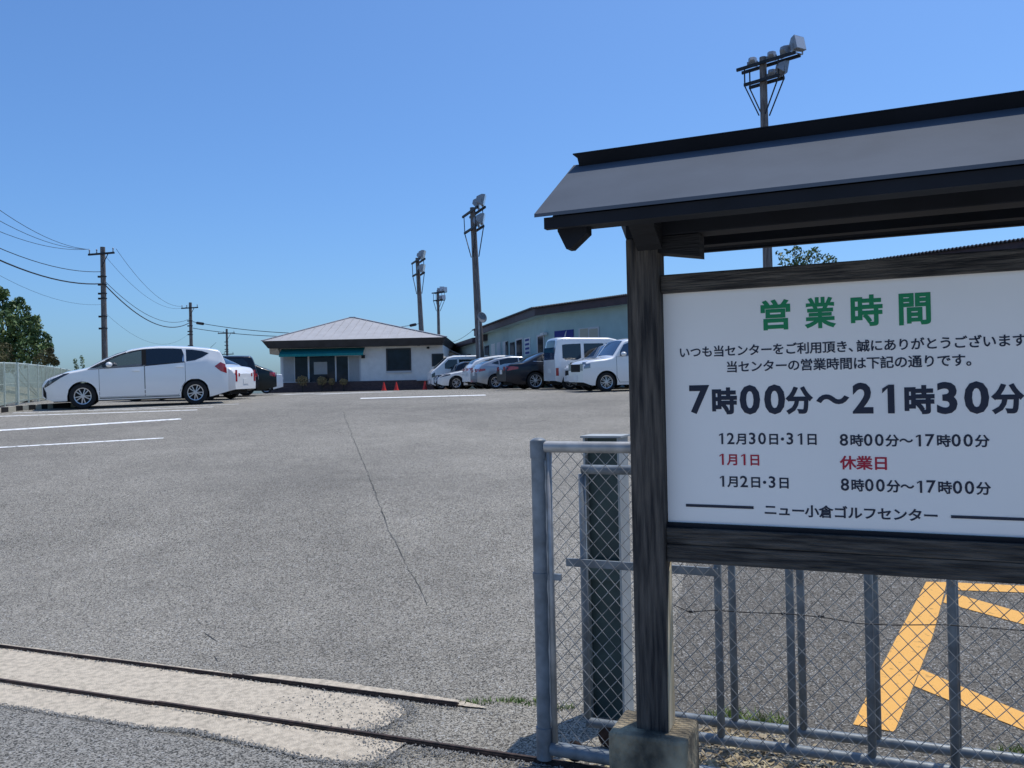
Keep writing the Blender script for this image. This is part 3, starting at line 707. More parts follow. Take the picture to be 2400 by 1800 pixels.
def mid(px, py, Y): return at(px, py, Y)
Lp = A + (A - B)                     # the next pole, out of the frame to the left
for i, (dz, ox, py0, rr, lab) in enumerate([(.12, -.72, 493, .011, 'topmost thin wire from the tall pole crossarm off the left edge'), (.12, -.66, 518, .011, 'second thin wire below the topmost one, left of the tall pole'), (.12, -.6, 543, .011, 'third thin wire from the tall pole crossarm off the left edge'),
        (1.26, 0, 582, .016, 'fourth wire down, reaching the tall pole below its crossarm'), (1.86, 0, 610, .030, 'thick black cable sagging from the left edge to the tall pole'), (2.9, 0, 646, .006, 'faint lowest wire sagging left of the tall pole')]):
    q = A + np.array([ox, -.16, -dz]); e = at(0, py0, 30.0); d = e - q
    # continue past the frame so that the span passes the left edge at its height
    end = q + d * 2.2; sag = {0: 1.3, 1: 1.2, 2: 1.1, 3: 1.2, 4: 1.3, 5: 1.6}[i]
    t = 1 / 2.2; end = end + np.array([0, 0, sag * 4 * t * (1 - t) / t])
    wire(q, end, sag, rr, lab)
for dz, oa, ob, sag, rr, lab in ((.12, .72, -.6, .8, .010, 'thin upper wire between the tall pole and the middle pole'), (.5, .2, -.2, 1.0, .008, 'second thin wire between the tall pole and the middle pole'), (1.7, .1, 0, 1.0, .015, 'thin lower wire running just above the thick cable to the middle pole'),
        (1.9, .12, 0, 1.1, .030, 'thick black cable sagging between the tall pole and the middle pole'), (3.2, 0, 0, 1.3, .006, 'faint lowest wire between the tall pole and the middle pole')):
    wire(A + np.array([oa, -.1, -dz]), B + np.array([ob, -.1, {.12: -.30, .5: -.35, 1.7: -1.3, 1.9: -1.6, 3.2: -2.4}[dz]]), sag, rr, lab)
for y0, y1, lab in ((757, 781, 'upper cable from the middle pole to the clubhouse roof'), (772, 789, 'lower cable from the middle pole to the clubhouse roof')):
    wire(at(452, y0 - 3, 66.8), at(690, y1, 58), .15, .024, lab)
m_ = MB(); m_.tube([at(462, 757, 66), at(476, 759, 65.6)], [.11, .11], 8); props(m_.build('splice_box', STEEL, origin=at(470, 758, 66)), 'small dark cable box hanging just right of the middle pole', 'cable box', 'cable boxes on the wires')
m_ = MB(); m_.tube([at(962, 763, 64), at(974, 760.5, 63.6)], [.11, .11], 8); props(m_.build('splice_box', STEEL, origin=at(968, 762, 64)), 'small dark cable box hanging left of the floodlight pole behind the clubhouse', 'cable box', 'cable boxes on the wires')
wire(at(900, 770, 62), at(985, 758, 65), .05, .022, 'short cable from the clubhouse roof to the floodlight pole behind it')
wire(at(1112, 770, 46), at(1040, 803, 60), .25, .012, 'thin wire from the mirror pole down to the low hall')

def flood_pole(px, ptop, pbot, Y, label, ad, half_u, half_l, gap, rad, lamps, drop=1.05, sc=1.0, lean=0.0):
    b = at(px, 905, Y); t = at(px, ptop, Y); z0 = hz(b[0], b[1]); H = t[2] - z0
    tilt = 0
    r = thing('floodlight_pole', label, 'floodlight pole', (b[0], b[1], z0), 0, 'floodlight poles'); r.rotation_euler[1] = lean
    m_ = MB(); m_.tube([(b[0], b[1], z0 - .2), (b[0], b[1], z0 + H)], [rad, rad * .62], 14); m_.build('pole', POLE, r, smooth='angle')
    ad = np.array([*ad, 0.0]); ad /= np.linalg.norm(ad); pd = np.array([-ad[1], ad[0], 0])
    zu, zl = z0 + H - .22 * sc, z0 + H - .22 * sc - gap
    c0 = np.array((b[0], b[1], 0))
    for z, hf, nm in ((zu, half_u, 'upper_crossarm'), (zl, half_l, 'lower_crossarm')):
        m_ = MB()
        for sd_ in (-1, 1):
            c = c0 + pd * sd_ * (rad * .72 + .045) + np.array([0, 0, z]); m_.bar(c - ad * hf[0], c + ad * hf[1], .07 * sc, .09 * sc)
        m_.build(nm, STEEL, r)
    m_ = MB()
    for sd_ in (-1, 1):
        o = pd * sd_ * (rad * .72 + .045)
        for k in (-half_l[0] * .96, half_l[1] * .96):
            m_.bar(c0 + o + ad * k + np.array([0, 0, zu - .046]), c0 + o + ad * k + np.array([0, 0, zl + .046]), .035 * sc, .035 * sc)
            m_.bar(c0 + o + ad * k + np.array([0, 0, zl - .046]), c0 + o * .8 + ad * math.copysign(rad * .6, k) + np.array([0, 0, zl - drop]), .032 * sc, .032 * sc)
    m_.build('brace', STEEL, r)
    for (lv, a, face, el, s_) in lamps:
        z = (zu if lv else zl) + .05; c = c0 + ad * a + np.array([0, 0, z + .22 * s_])
        f = np.array([math.sin(face) * math.cos(el), math.cos(face) * math.cos(el), math.sin(el)]); rt = np.cross(f, (0, 0, 1)); rt /= np.linalg.norm(rt); u = np.cross(rt, f)
        m_ = MB(); hw = .2 * s_
        fr = [c + f * .12 * s_ + rt * i * hw + u * j * hw for i, j in ((-1, -1), (1, -1), (1, 1), (-1, 1))]
        md = [c - f * .02 * s_ + rt * i * hw * .92 + u * j * hw * .92 for i, j in ((-1, -1), (1, -1), (1, 1), (-1, 1))]
        bk = [c - f * .20 * s_ + rt * i * hw * .45 + u * j * hw * .4 for i, j in ((-1, -1), (1, -1), (1, 1), (-1, 1))]
        m_.hexa(md, fr); m_.hexa(bk, md)
        m_.bar(c + rt * hw * 1.08 - np.array([0, 0, .0]), c + rt * hw * 1.08 - np.array([0, 0, .24 * s_]), .02, .04); m_.bar(c - rt * hw * 1.08, c - rt * hw * 1.08 - np.array([0, 0, .24 * s_]), .02, .04)
        m_.bar(c + rt * hw * 1.1 - np.array([0, 0, .245 * s_]), c - rt * hw * 1.1 - np.array([0, 0, .245 * s_]), .04, .02)
        fo = m_.build('floodlight', LAMPH, r)
        m_ = MB(); m_.poly([p * .94 + (c + f * .12 * s_) * .06 + f * .004 for p in fr]); m_.build('lens', LENS, fo)
    return r
flood_pole(1806, 134, 620, 25.6, 'large floodlight pole seen above the roof of the notice sign', (.72, -.69), (.80, 1.12), (.56, .60), .53, .17,
    [(1, -.35, R_(20), R_(-25), .66), (1, .28, R_(25), R_(-22), .66), (1, .72, R_(60), R_(-20), .75), (1, 1.10, R_(150), R_(12), 1.05), (0, .28, R_(30), R_(-20), .62), (0, .62, R_(80), R_(-12), .9)])
flood_pole(1129, 486, 830, 46, 'tall floodlight pole standing behind the white parked cars', (.35, -.94), (1.2, 1.5), (1.0, 1.1), .95, .24,
    [(1, .9, R_(95), R_(-15), 1.3), (1, 1.6, R_(95), R_(-15), 1.4), (0, .8, R_(95), R_(-15), 1.3), (0, 1.35, R_(95), R_(-12), 1.35)], 1.5, 1.3, lean=-.029)
flood_pole(995, 604, 770, 65, 'floodlight pole rising behind the right end of the clubhouse roof', (.35, -.94), (1.0, 1.5), (.9, 1.1), 1.0, .24,
    [(1, 1.0, R_(100), R_(-15), 1.3), (1, 1.6, R_(100), R_(-15), 1.4), (0, .9, R_(100), R_(-15), 1.3), (0, 1.3, R_(100), R_(-12), 1.35)], 1.5, 1.4, lean=-.034)
flood_pole(1031, 680, 790, 86, 'most distant and shortest looking floodlight pole, with silver lamps', (.75, -.66), (.7, 1.1), (.5, .8), .8, .2,
    [(1, .15, R_(150), R_(0), 1.0), (1, .6, R_(170), R_(8), 1.2), (1, 1.05, R_(160), R_(5), 1.0), (0, .4, R_(150), R_(5), 1.0), (0, .8, R_(160), R_(5), 1.0)], 1.1, 1.2)
# round convex mirror on a thin mast beside the tall floodlight pole
dm = at(1126, 905, 45); dc = at(1129, 745, 45)
dsh = thing('satellite_dish', 'round grey dish on a thin mast beside the tall floodlight pole', 'dish', (dm[0], dm[1], hz(dm[0], dm[1])))
m_ = MB(); m_.tube([(dm[0], dm[1], hz(dm[0], dm[1])), (dm[0], dm[1], dc[2] + .1)], .045, 10); m_.build('mast', GALV, dsh, smooth='angle')
m_ = MB(); m_.lathe([(0, 0), (.12, .008), (.22, .03), (.29, .06), (.30, .055), (.22, .02), (0, -.02)], (dc[0], dc[1] - .12, dc[2]), (.55, -.80, .2), 22); m_.build('reflector', DISHM, dsh, smooth=True)

# ------------------------------------------------------------------ clubhouse
CHY = 52.0
z2 = lambda x, y, Y=CHY: at(580 + x / 4.424, 700 + y / 4.424, Y)
c0 = z2(345, 870); xL = c0[0]; xR = z2(2035, 870)[0]; zG = 1.55
zsill = z2(345, 873)[2]; zw = z2(1200, 478)[2]
club = thing('clubhouse', 'single storey grey clubhouse with low pyramid roof and teal awning', 'building', ((xL + xR) / 2, CHY + 4, zG))
m_ = MB(); m_.box(xL, xR, CHY, CHY + 9.6, zsill, zw); m_.build('wall', WALLC, club)
m_ = MB(); m_.box(xL - .9, xR + .02, CHY - .12, CHY + 9.7, zG - .2, zsill - .004); m_.build('brick_base', BRICK, club)
fa = [z2(150, 440, 51), z2(2060, 403, 51)]; fb = [z2(200, 500, 51), z2(2010, 470, 51)]
zt = (fa[0][2] + fa[1][2]) / 2; zb_ = (fb[0][2] + fb[1][2]) / 2 - .05
x0, x1, X0, X1 = fb[0][0], fb[1][0], fa[0][0], fa[1][0]; yF, yB = 51.0, 62.4
m_ = MB()
def rect(x0, x1, y0, y1, z): return [(x0, y0, z), (x1, y0, z), (x1, y1, z), (x0, y1, z)]
m_.hexa(rect(x0, x1, yF + .25, yB - .25, zb_), rect(X0, X1, yF, yB, zt)); m_.build('fascia', FASC, club)
zs = z2(300, 575, 52)[2]
m_ = MB(); m_.hexa(rect(xL - .55, xR + .01, CHY - .25, CHY + 9.8, zs), rect(x0 + .02, x1 - .02, yF + .27, yB - .3, zb_ - .004))
# soffit only at the left end, where the wall stands back under the eave
m_ = MB(); m_.add([(xL - .62, CHY - .1, zs), (xL - .004, CHY - .1, zs), (xL - .004, CHY - .45, zb_ - .01), (x0 + .03, CHY - .6, zb_ - .01), (xL - .62, CHY + 9, zs), (xL - .004, CHY + 9, zs), (xL - .004, CHY + 9, zb_ - .01), (x0 + .03, CHY + 9, zb_ - .01)],
    [(0, 1, 2, 3), (7, 6, 5, 4), (0, 3, 7, 4), (1, 0, 4, 5), (3, 2, 6, 7), (2, 1, 5, 6)]); m_.build('soffit', SOFF, club)
ap = z2(1080, 196, 56.5); yc = 56.7
m_ = MB(); E0 = [(X0 - .02, yF - .03, zt + .012), (X1 + .02, yF - .03, zt + .012), (X1 + .02, yB + .03, zt + .012), (X0 - .02, yB + .03, zt + .012)]
m_.add(E0 + [(ap[0] - .15, yc, ap[2]), (ap[0] + .15, yc, ap[2])], [(0, 1, 5, 4), (1, 2, 5), (2, 3, 4, 5), (3, 0, 4), (3, 2, 1, 0)]); rf = m_.build('roof', ROOFC, club)
m_ = MB()
for i, e in enumerate(E0):
    a = (ap[0] - .15, yc, ap[2]) if i in (0, 3) else (ap[0] + .15, yc, ap[2])
    m_.bar(np.array(e) + [0, 0, .03], np.array(a) + [0, 0, .03], .14, .05)
m_.bar((ap[0] - .2, yc, ap[2] + .035), (ap[0] + .2, yc, ap[2] + .035), .14, .05); m_.build('hip_cap', ROOFC, rf)
m_ = MB()
for k in range(1, 22):     # sheet seams of the front slope
    t = k / 22; xx = X0 + (X1 - X0) * t; tx = (xx - ap[0]) / ((X0 if xx < ap[0] else X1) - ap[0]); zt2 = zt + (ap[2] - zt) * (1 - tx); yy = yF + (yc - yF) * (1 - tx)
    m_.bar((xx, yF + .02, zt + .03), (xx, yy - .05, zt2 + .022), .03, .012)
m_.build('seam', ROOFC, rf)
# awning
a0, a1 = z2(345, 525, CHY - .3), z2(1212, 522, CHY - .3); azb = z2(345, 580, CHY - .5)[2]; azt = z2(345, 522, CHY - .3)[2]
m_ = MB(); m_.hexa(rect(a0[0], a1[0], CHY - .75, CHY - .70, azb), rect(a0[0], a1[0], CHY - .12, CHY - .07, azt)); m_.hexa(rect(a0[0], a1[0], CHY - .755, CHY - .745, azb - .16), rect(a0[0], a1[0], CHY - .755, CHY - .745, azb - .002)); m_.build('awning', TEAL, club)
# big window band
def wpanel(x0, x1, y0, y1, m, name, parent, d=.03, Y=CHY, solid=.03):
    p, q = z2(x0, y1, Y - d), z2(x1, y0, Y - d); zz0, zz1 = z2((x0 + x1) / 2, y1, Y - d)[2], z2((x0 + x1) / 2, y0, Y - d)[2]
    m_ = MB(); m_.box(p[0], q[0], Y - d, Y - d + solid, zz0, zz1); return m_.build(name, m, parent)
wb = wpanel(360, 1172, 585, 872, FRAMEW, 'window', club, .030, solid=.028)
for a, b, mm in ((376, 482, CURT), (496, 622, WGLASS), (646, 905, WGLASS), (926, 1040, WGLASS), (1056, 1158, CURT)):
    wpanel(a, b, 597, 862, mm, 'pane', wb, .036, solid=.005)
wpanel(690, 826, 656, 785, CURT, 'interior_poster', wb, .040, solid=.003)
w2 = wpanel(1440, 1694, 515, 748, FASC, 'window', club, .04, solid=.036); wpanel(1456, 1680, 530, 735, WGLASS, 'pane', w2, .046, solid=.005)
wpanel(1436, 1700, 748, 768, FRAMEW, 'sill', w2, .10, solid=.098)
w3 = wpanel(1912, 2032, 570, 700, FASC, 'window', club, .04, solid=.036); wpanel(1926, 2020, 584, 690, WGLASS, 'pane', w3, .046, solid=.005)
for x, y in ((1775, 490), (1872, 518)):
    p = z2(x, y, CHY - .1); m_ = MB(); m_.lathe([(0, 0), (.09, 0), (.07, .1), (0, .12)], p, (0, 0, 1), 10); m_.build('wall_lamp', STEEL, club)
wpanel(1180, 1215, 585, 618, STEEL, 'vent_box', club, .12, solid=.118)
m_ = MB(); p, q = z2(1760, 866), z2(1990, 866); m_.box(p[0], q[0], CHY - .3, CHY - .121, zsill - .06, zsill); m_.build('ledge', FRAMEW, club)
# clipped shrubs under the window
for x0_, x1_, y0_, lab in ((500, 642, 802, 'wide flat tan shrub at the left under the clubhouse window'), (715, 832, 806, 'round tan shrub in the middle under the clubhouse window'), (842, 905, 826, 'small brown shrub right of the round one under the clubhouse window'), (952, 1042, 832, 'low dark shrub at the right end under the clubhouse window')):
    p, q = z2(x0_, 880, CHY - .55), z2(x1_, 880, CHY - .55); zt_ = z2((x0_ + x1_) / 2, y0_, CHY - .55)[2]; c = ((p[0] + q[0]) / 2, CHY - .55, (zt_ + zsill) / 2 - .1)
    r = thing('clipped_shrub', lab, 'shrub', (c[0], c[1], zG), 0, 'clipped shrubs under the window')
    m_ = MB(); leaves(m_, c, ((q[0] - p[0]) / 2, .3, (zt_ - zsill) / 2 + .12), 420, .05); m_.build('foliage', TANB, r)
    m_ = MB(); m_.tube([(c[0], c[1], hz(c[0], c[1])), c], [.04, .03], 6); m_.build('stem', TRUNK, r)
# traffic cones
def cone_thing(p, label):
    r = thing('traffic_cone', label, 'traffic cone', (p[0], p[1], hz(p[0], p[1])), 0, 'red traffic cones by the clubhouse')
    return r
cps = [(900, 912, 'red traffic cone, first from the left before the clubhouse'), (929, 911, 'red traffic cone between the other two before the clubhouse'), (996, 910, 'red traffic cone beside the bumper of the far white car')]
first = None
for px, py, lab in cps:
    p = at(px, py, 46.5)
    if first is None:
        first = cone_thing(p, lab)
        m_ = MB(); z = hz(p[0], p[1]); m_.lathe([(.13, .03), (.125, .05), (.03, .46), (.025, .48), (0, .48)], (p[0], p[1], z), (0, 0, 1), 16); m_.build('cone', CONE, first, smooth='angle')
        m_ = MB(); m_.box(p[0] - .15, p[0] + .15, p[1] - .15, p[1] + .15, z + .001, z + .03); m_.build('base', CONE, first, bevel=.01)
    else:
        copy_thing(first, (p[0], p[1], hz(p[0], p[1])), label=lab)

# ------------------------------------------------------------------ long pale green hall on the right
HC, HA = np.array([-1.75, 51.6]), np.array([1.6, 38.0]); HB = np.array([16.4, 19.1])
zWT, zRT, zB0 = 4.85, 5.25, 1.3
hall = thing('driving_range_hall', 'long pale green hall with dark maroon eaves behind the parked cars', 'building', (1.6, 38.5, 1.55))
def back(P, d): # plan offsets of the wall polyline
    out = []
    dirs = [(HA - HC), (HB - HA)]; dirs = [d_ / np.linalg.norm(d_) for d_ in dirs]
    nrm = [np.array([-d_[1], d_[0]]) for d_ in dirs]    # away from the camera
    return nrm
n1_, n2_ = back(None, 0)
def off_line(o):
    # mitred offset of the polyline C-A-B
    b = n1_ + n2_; b /= np.linalg.norm(b); k = 1 / np.dot(b, n1_)
    return [HC + n1_ * o, HA + b * o * k, HB + n2_ * o]
w0, w1 = off_line(0), off_line(.2)
m_ = MB()
for i in (0, 1):
    m_.hexa([(*w0[i], zB0), (*w0[i + 1], zB0), (*w1[i + 1], zB0), (*w1[i], zB0)], [(*w0[i], zWT + .1), (*w0[i + 1], zWT + .1), (*w1[i + 1], zWT + .1), (*w1[i], zWT + .1)])
m_.hexa([(*(HC + n1_ * .2), zB0), (*(HC + n1_ * 7), zB0), (*(HC + n1_ * 7 + (HA - HC) * .02), zB0), (*(HC + n1_ * .2 + (HA - HC) * .02), zB0)], [(*(HC + n1_ * .2), zWT), (*(HC + n1_ * 7), zWT), (*(HC + n1_ * 7 + (HA - HC) * .02), zWT), (*(HC + n1_ * .2 + (HA - HC) * .02), zWT)])
m_.build('wall', WALLG, hall)
e0, e1 = off_line(-.55), off_line(-.50)
m_ = MB()
for i in (0, 1): m_.hexa([(*e0[i], zWT), (*e0[i + 1], zWT), (*e1[i + 1], zWT), (*e1[i], zWT)], [(*e0[i], zRT - .06), (*e0[i + 1], zRT - .06), (*e1[i + 1], zRT - .06), (*e1[i], zRT - .06)])
m_.build('fascia', MAROON, hall)
e2 = off_line(-.004)
m_ = MB()
for i in (0, 1): m_.hexa([(*e1[i], zWT + .02), (*e1[i + 1], zWT + .02), (*e2[i + 1], zWT + .02), (*e2[i], zWT + .02)], [(*e1[i], zWT + .05), (*e1[i + 1], zWT + .05), (*e2[i + 1], zWT + .05), (*e2[i], zWT + .05)])
m_.build('soffit', WALLG, hall)
# roof: thin slab on the left wing, corrugated sheet on the right wing
r0, r1 = off_line(-.68), off_line(7)
m_ = MB(); i = 0
m_.hexa([(*r0[0], zRT - .055), (*r0[1], zRT - .055), (*r1[1], zRT - .12), (*r1[0], zRT - .12)], [(*r0[0], zRT), (*r0[1], zRT), (*r1[1], zRT - .06), (*r1[0], zRT - .06)])
L2 = np.linalg.norm(r0[2] - r0[1]); nn_ = int(L2 / .026); rows = [[], []]; rowsb = [[], []]
for k in range(nn_ + 1):
    t = k / nn_; zz = .028 * math.sin(k * math.pi / 2 + .3)
    for j, (P_, dz) in enumerate(((r0, 0), (r1, -.06))):
        p = P_[1] * (1 - t) + P_[2] * t; rows[j].append((*p, zRT - .03 + zz + dz)); rowsb[j].append((*p, zRT - .06 + zz + dz))
m_.grid(rows); m_.grid(rowsb); m_.grid([rows[0], rowsb[0]]); m_.build('roof', ROOFD, hall)
N1 = np.array([*n1_, 0]); N2 = np.array([*n2_, 0])
def hp(x, y, wing, d=.03):     # point of zoom view 3 on a wing's wall
    px, py = 960 + x / 4.254, 680 + y / 4.254
    nn = N1 if wing == 0 else N2; P = np.array([*HA, 0]) - nn * d
    return plane_hit(px, py, P, nn)
def hpanel(x0, x1, yt, yb, wing, m, name, d=.03, parent=None, th=.026):
    nn = N1 if wing == 0 else N2
    a, b = hp(x0, (yt + yb) / 2, wing, d), hp(x1, (yt + yb) / 2, wing, d); zt_, zb2 = hp((x0 + x1) / 2, yt, wing, d)[2], hp((x0 + x1) / 2, yb, wing, d)[2]
    m_ = MB(); q = [(a[0], a[1], zb2), (b[0], b[1], zb2), (b[0], b[1], zt_), (a[0], a[1], zt_)]
    m_.prism(q, tuple(nn * th)); return m_.build(name, m, parent or hall)
for x0_, x1_, yt, yb in ((1055, 1128, 478, 700), (1268, 1340, 440, 700)):
    w_ = hpanel(x0_, x1_, yt, yb, 0, FRAMEW, 'door', .04, th=.036); hpanel(x0_ + 10, x1_ - 8, yt + 18, yb - 6, 0, WGLASS, 'pane', .046, w_, .005)
hpanel(1300, 1330, 425, 450, 0, POSTER, 'wall_lamp', .2, th=.19)
for x0_, x1_, yt, yb, mm, lab in ((1142, 1200, 480, 655, POSTER, 'white and blue poster on the hall wall beside the glazed door'), (925, 972, 515, 660, POSTER, 'narrow white poster in the middle of the hall wall'), (868, 905, 525, 660, FRAMEW, 'narrow grey poster left of the white one on the hall wall'), (812, 850, 540, 660, POSTER, 'leftmost pale poster on the hall wall')):
    nn = N1; a, b = hp(x0_, yt, 0, .02), hp(x1_, yt, 0, .02); zt_, zb2 = a[2], hp(x0_, yb, 0, .02)[2]
    m_ = MB(); m_.prism([(a[0], a[1], zb2), (b[0], b[1], zb2), (b[0], b[1], zt_), (a[0], a[1], zt_)], tuple(nn * .015))
    o = m_.build('poster', mm, origin=(a[0], a[1], zb2)); props(o, lab, 'poster', 'posters on the hall wall')
    if x0_ == 1142:
        m_ = MB()
        for k in range(4):
            f0, f1 = .08 + .24 * k, .20 + .24 * k; m_.poly([(a[0] * (1 - u) + b[0] * u - nn[0] * .004 - a[0], a[1] * (1 - u) + b[1] * u - nn[1] * .004 - a[1], (zt_ - zb2) * v) for u, v in ((.15, f0), (.85, f0), (.85, f1), (.15, f1))])
        c_ = m_.build('printed_band', BLUE, o, world=False)
for x0_, x1_, yt, yb in ((955, 980, 512, 660), (1000, 1045, 520, 665), (745, 790, 555, 665)):
    w_ = hpanel(x0_, x1_, yt, yb, 0, FASC, 'window', .03, th=.026); hpanel(x0_ + 5, x1_ - 5, yt + 8, yb - 6, 0, WGLASS, 'pane', .036, w_, .005)
# banner and blinds on the right wing
a, b = hp(1442, 405, 1, .03), hp(1632, 400, 1, .03); zt_, zb2 = hp(1540, 400, 1, .03)[2], hp(1540, 500, 1, .03)[2]
m_ = MB(); m_.prism([(a[0], a[1], zb2), (b[0], b[1], zb2), (b[0], b[1], zt_), (a[0], a[1], zt_)], tuple(N2 * .02)); o = m_.build('banner', BLUE, origin=(a[0], a[1], zb2)); props(o, 'dark blue banner with a white stroke on the hall wall above the van', 'banner')
m_ = MB(); f = lambda u, v: (a[0] * (1 - u) + b[0] * u - N2[0] * .006 - a[0], a[1] * (1 - u) + b[1] * u - N2[1] * .006 - a[1], (zt_ - zb2) * v)
m_.poly([f(.52, .35), f(.60, .35), f(.66, .98), f(.60, .80)]); m_.build('white_stroke', POSTER, o, world=False)
w_ = hpanel(1685, 1888, 372, 520, 1, FRAMEW, 'window', .04, th=.036); hpanel(1697, 1780, 384, 510, 1, BLIND, 'pane', .046, w_, .005); hpanel(1790, 1876, 384, 510, 1, BLIND, 'pane', .046, w_, .005)
for k in range(4):
    x0_ = 2250 + k * 420; w_ = hpanel(x0_, x0_ + 220, 372 - 18 * k, 560, 1, FRAMEW, 'window', .04, th=.036); hpanel(x0_ + 12, x0_ + 208, 384 - 18 * k, 548, 1, WGLASS, 'pane', .046, w_, .005)
# dark lean-to box at the far corner of the hall
m_ = MB(); p = at(1140, 790, 51.0); m_.box(p[0] - .45, p[0] + 1.3, 50.2, 51.2, at(1140, 800, 51)[2], at(1140, 786, 51)[2]); m_.build('porch_roof', ROOFD, hall)
# lower wing farther back
D0, D1 = np.array([-5.35, 66.0]), np.array([-2.2, 53.2])
dn = (D1 - D0) / np.linalg.norm(D1 - D0); dN = np.array([-dn[1], dn[0]])
low = thing('low_hall', 'far low hall with dark red eaves between the clubhouse and the tall floodlight pole', 'building', (*((D0 + D1) / 2), 1.58))
zl_ = 4.55
m_ = MB(); m_.hexa([(*D0, 1.3), (*D1, 1.3), (*(D1 + dN * 4), 1.3), (*(D0 + dN * 4), 1.3)], [(*D0, zl_), (*D1, zl_), (*(D1 + dN * 4), zl_), (*(D0 + dN * 4), zl_)]); m_.build('wall', WALLG, low)
q0, q1 = D0 - dN * .3 - dn * .4, D1 - dN * .3 + dn * .1
m_ = MB(); m_.hexa([(*q0, zl_ + .005), (*q1, zl_ + .005), (*(q1 + dN * 5), zl_ + .3), (*(q0 + dN * 5), zl_ + .3)], [(*q0, zl_ + .3), (*q1, zl_ + .3), (*(q1 + dN * 5), zl_ + .7), (*(q0 + dN * 5), zl_ + .7)]); m_.build('roof', MAROON, low)
for f0, f1, zz0, zz1, mm in ((.08, .2, 2.4, 3.9, WGLASS), (.28, .42, 2.4, 3.9, WGLASS), (.5, .62, 1.7, 3.8, FRAMEW), (.7, .84, 2.4, 3.9, WGLASS)):
    m_ = MB(); a, b = D0 + (D1 - D0) * f0 - dN * .04, D0 + (D1 - D0) * f1 - dN * .04
    m_.prism([(*a, zz0), (*b, zz0), (*b, zz1), (*a, zz1)], (dN[0] * .036, dN[1] * .036, 0)); m_.build('window', mm, low)
m_ = MB(); p = D0 + (D1 - D0) * .45 - dN * .5; m_.tube([(*p, 1.4), (*p, zl_)], .06, 8); m_.build('eave_post', STEEL, low)
# yellowish shed
p0, p1 = at(1040, 850, 57), at(1078, 850, 57); sz0 = at(1042, 812, 57)[2]; sz1 = at(1075, 833, 57)[2]
shd = thing('shed', 'small cream shed with a sloping roof between the clubhouse and the far hall', 'shed', ((p0[0] + p1[0]) / 2, 58.5, 1.6))
m_ = MB(); m_.prism([(p0[0] - .6, 57, 1.4), (p1[0], 57, 1.4), (p1[0], 57, sz1 - .06), (p0[0] - .6, 57, sz0 + .18)], (0, 3, 0)); m_.build('wall', SOFF, shd)
m_ = MB(); m_.prism([(p0[0] - .7, 56.8, sz0 + .25), (p1[0] + .25, 56.8, sz1 - .11), (p1[0] + .25, 56.8, sz1 - .03), (p0[0] - .7, 56.8, sz0 + .33)], (0, 3.4, 0)); m_.build('roof', LAMPH, shd)

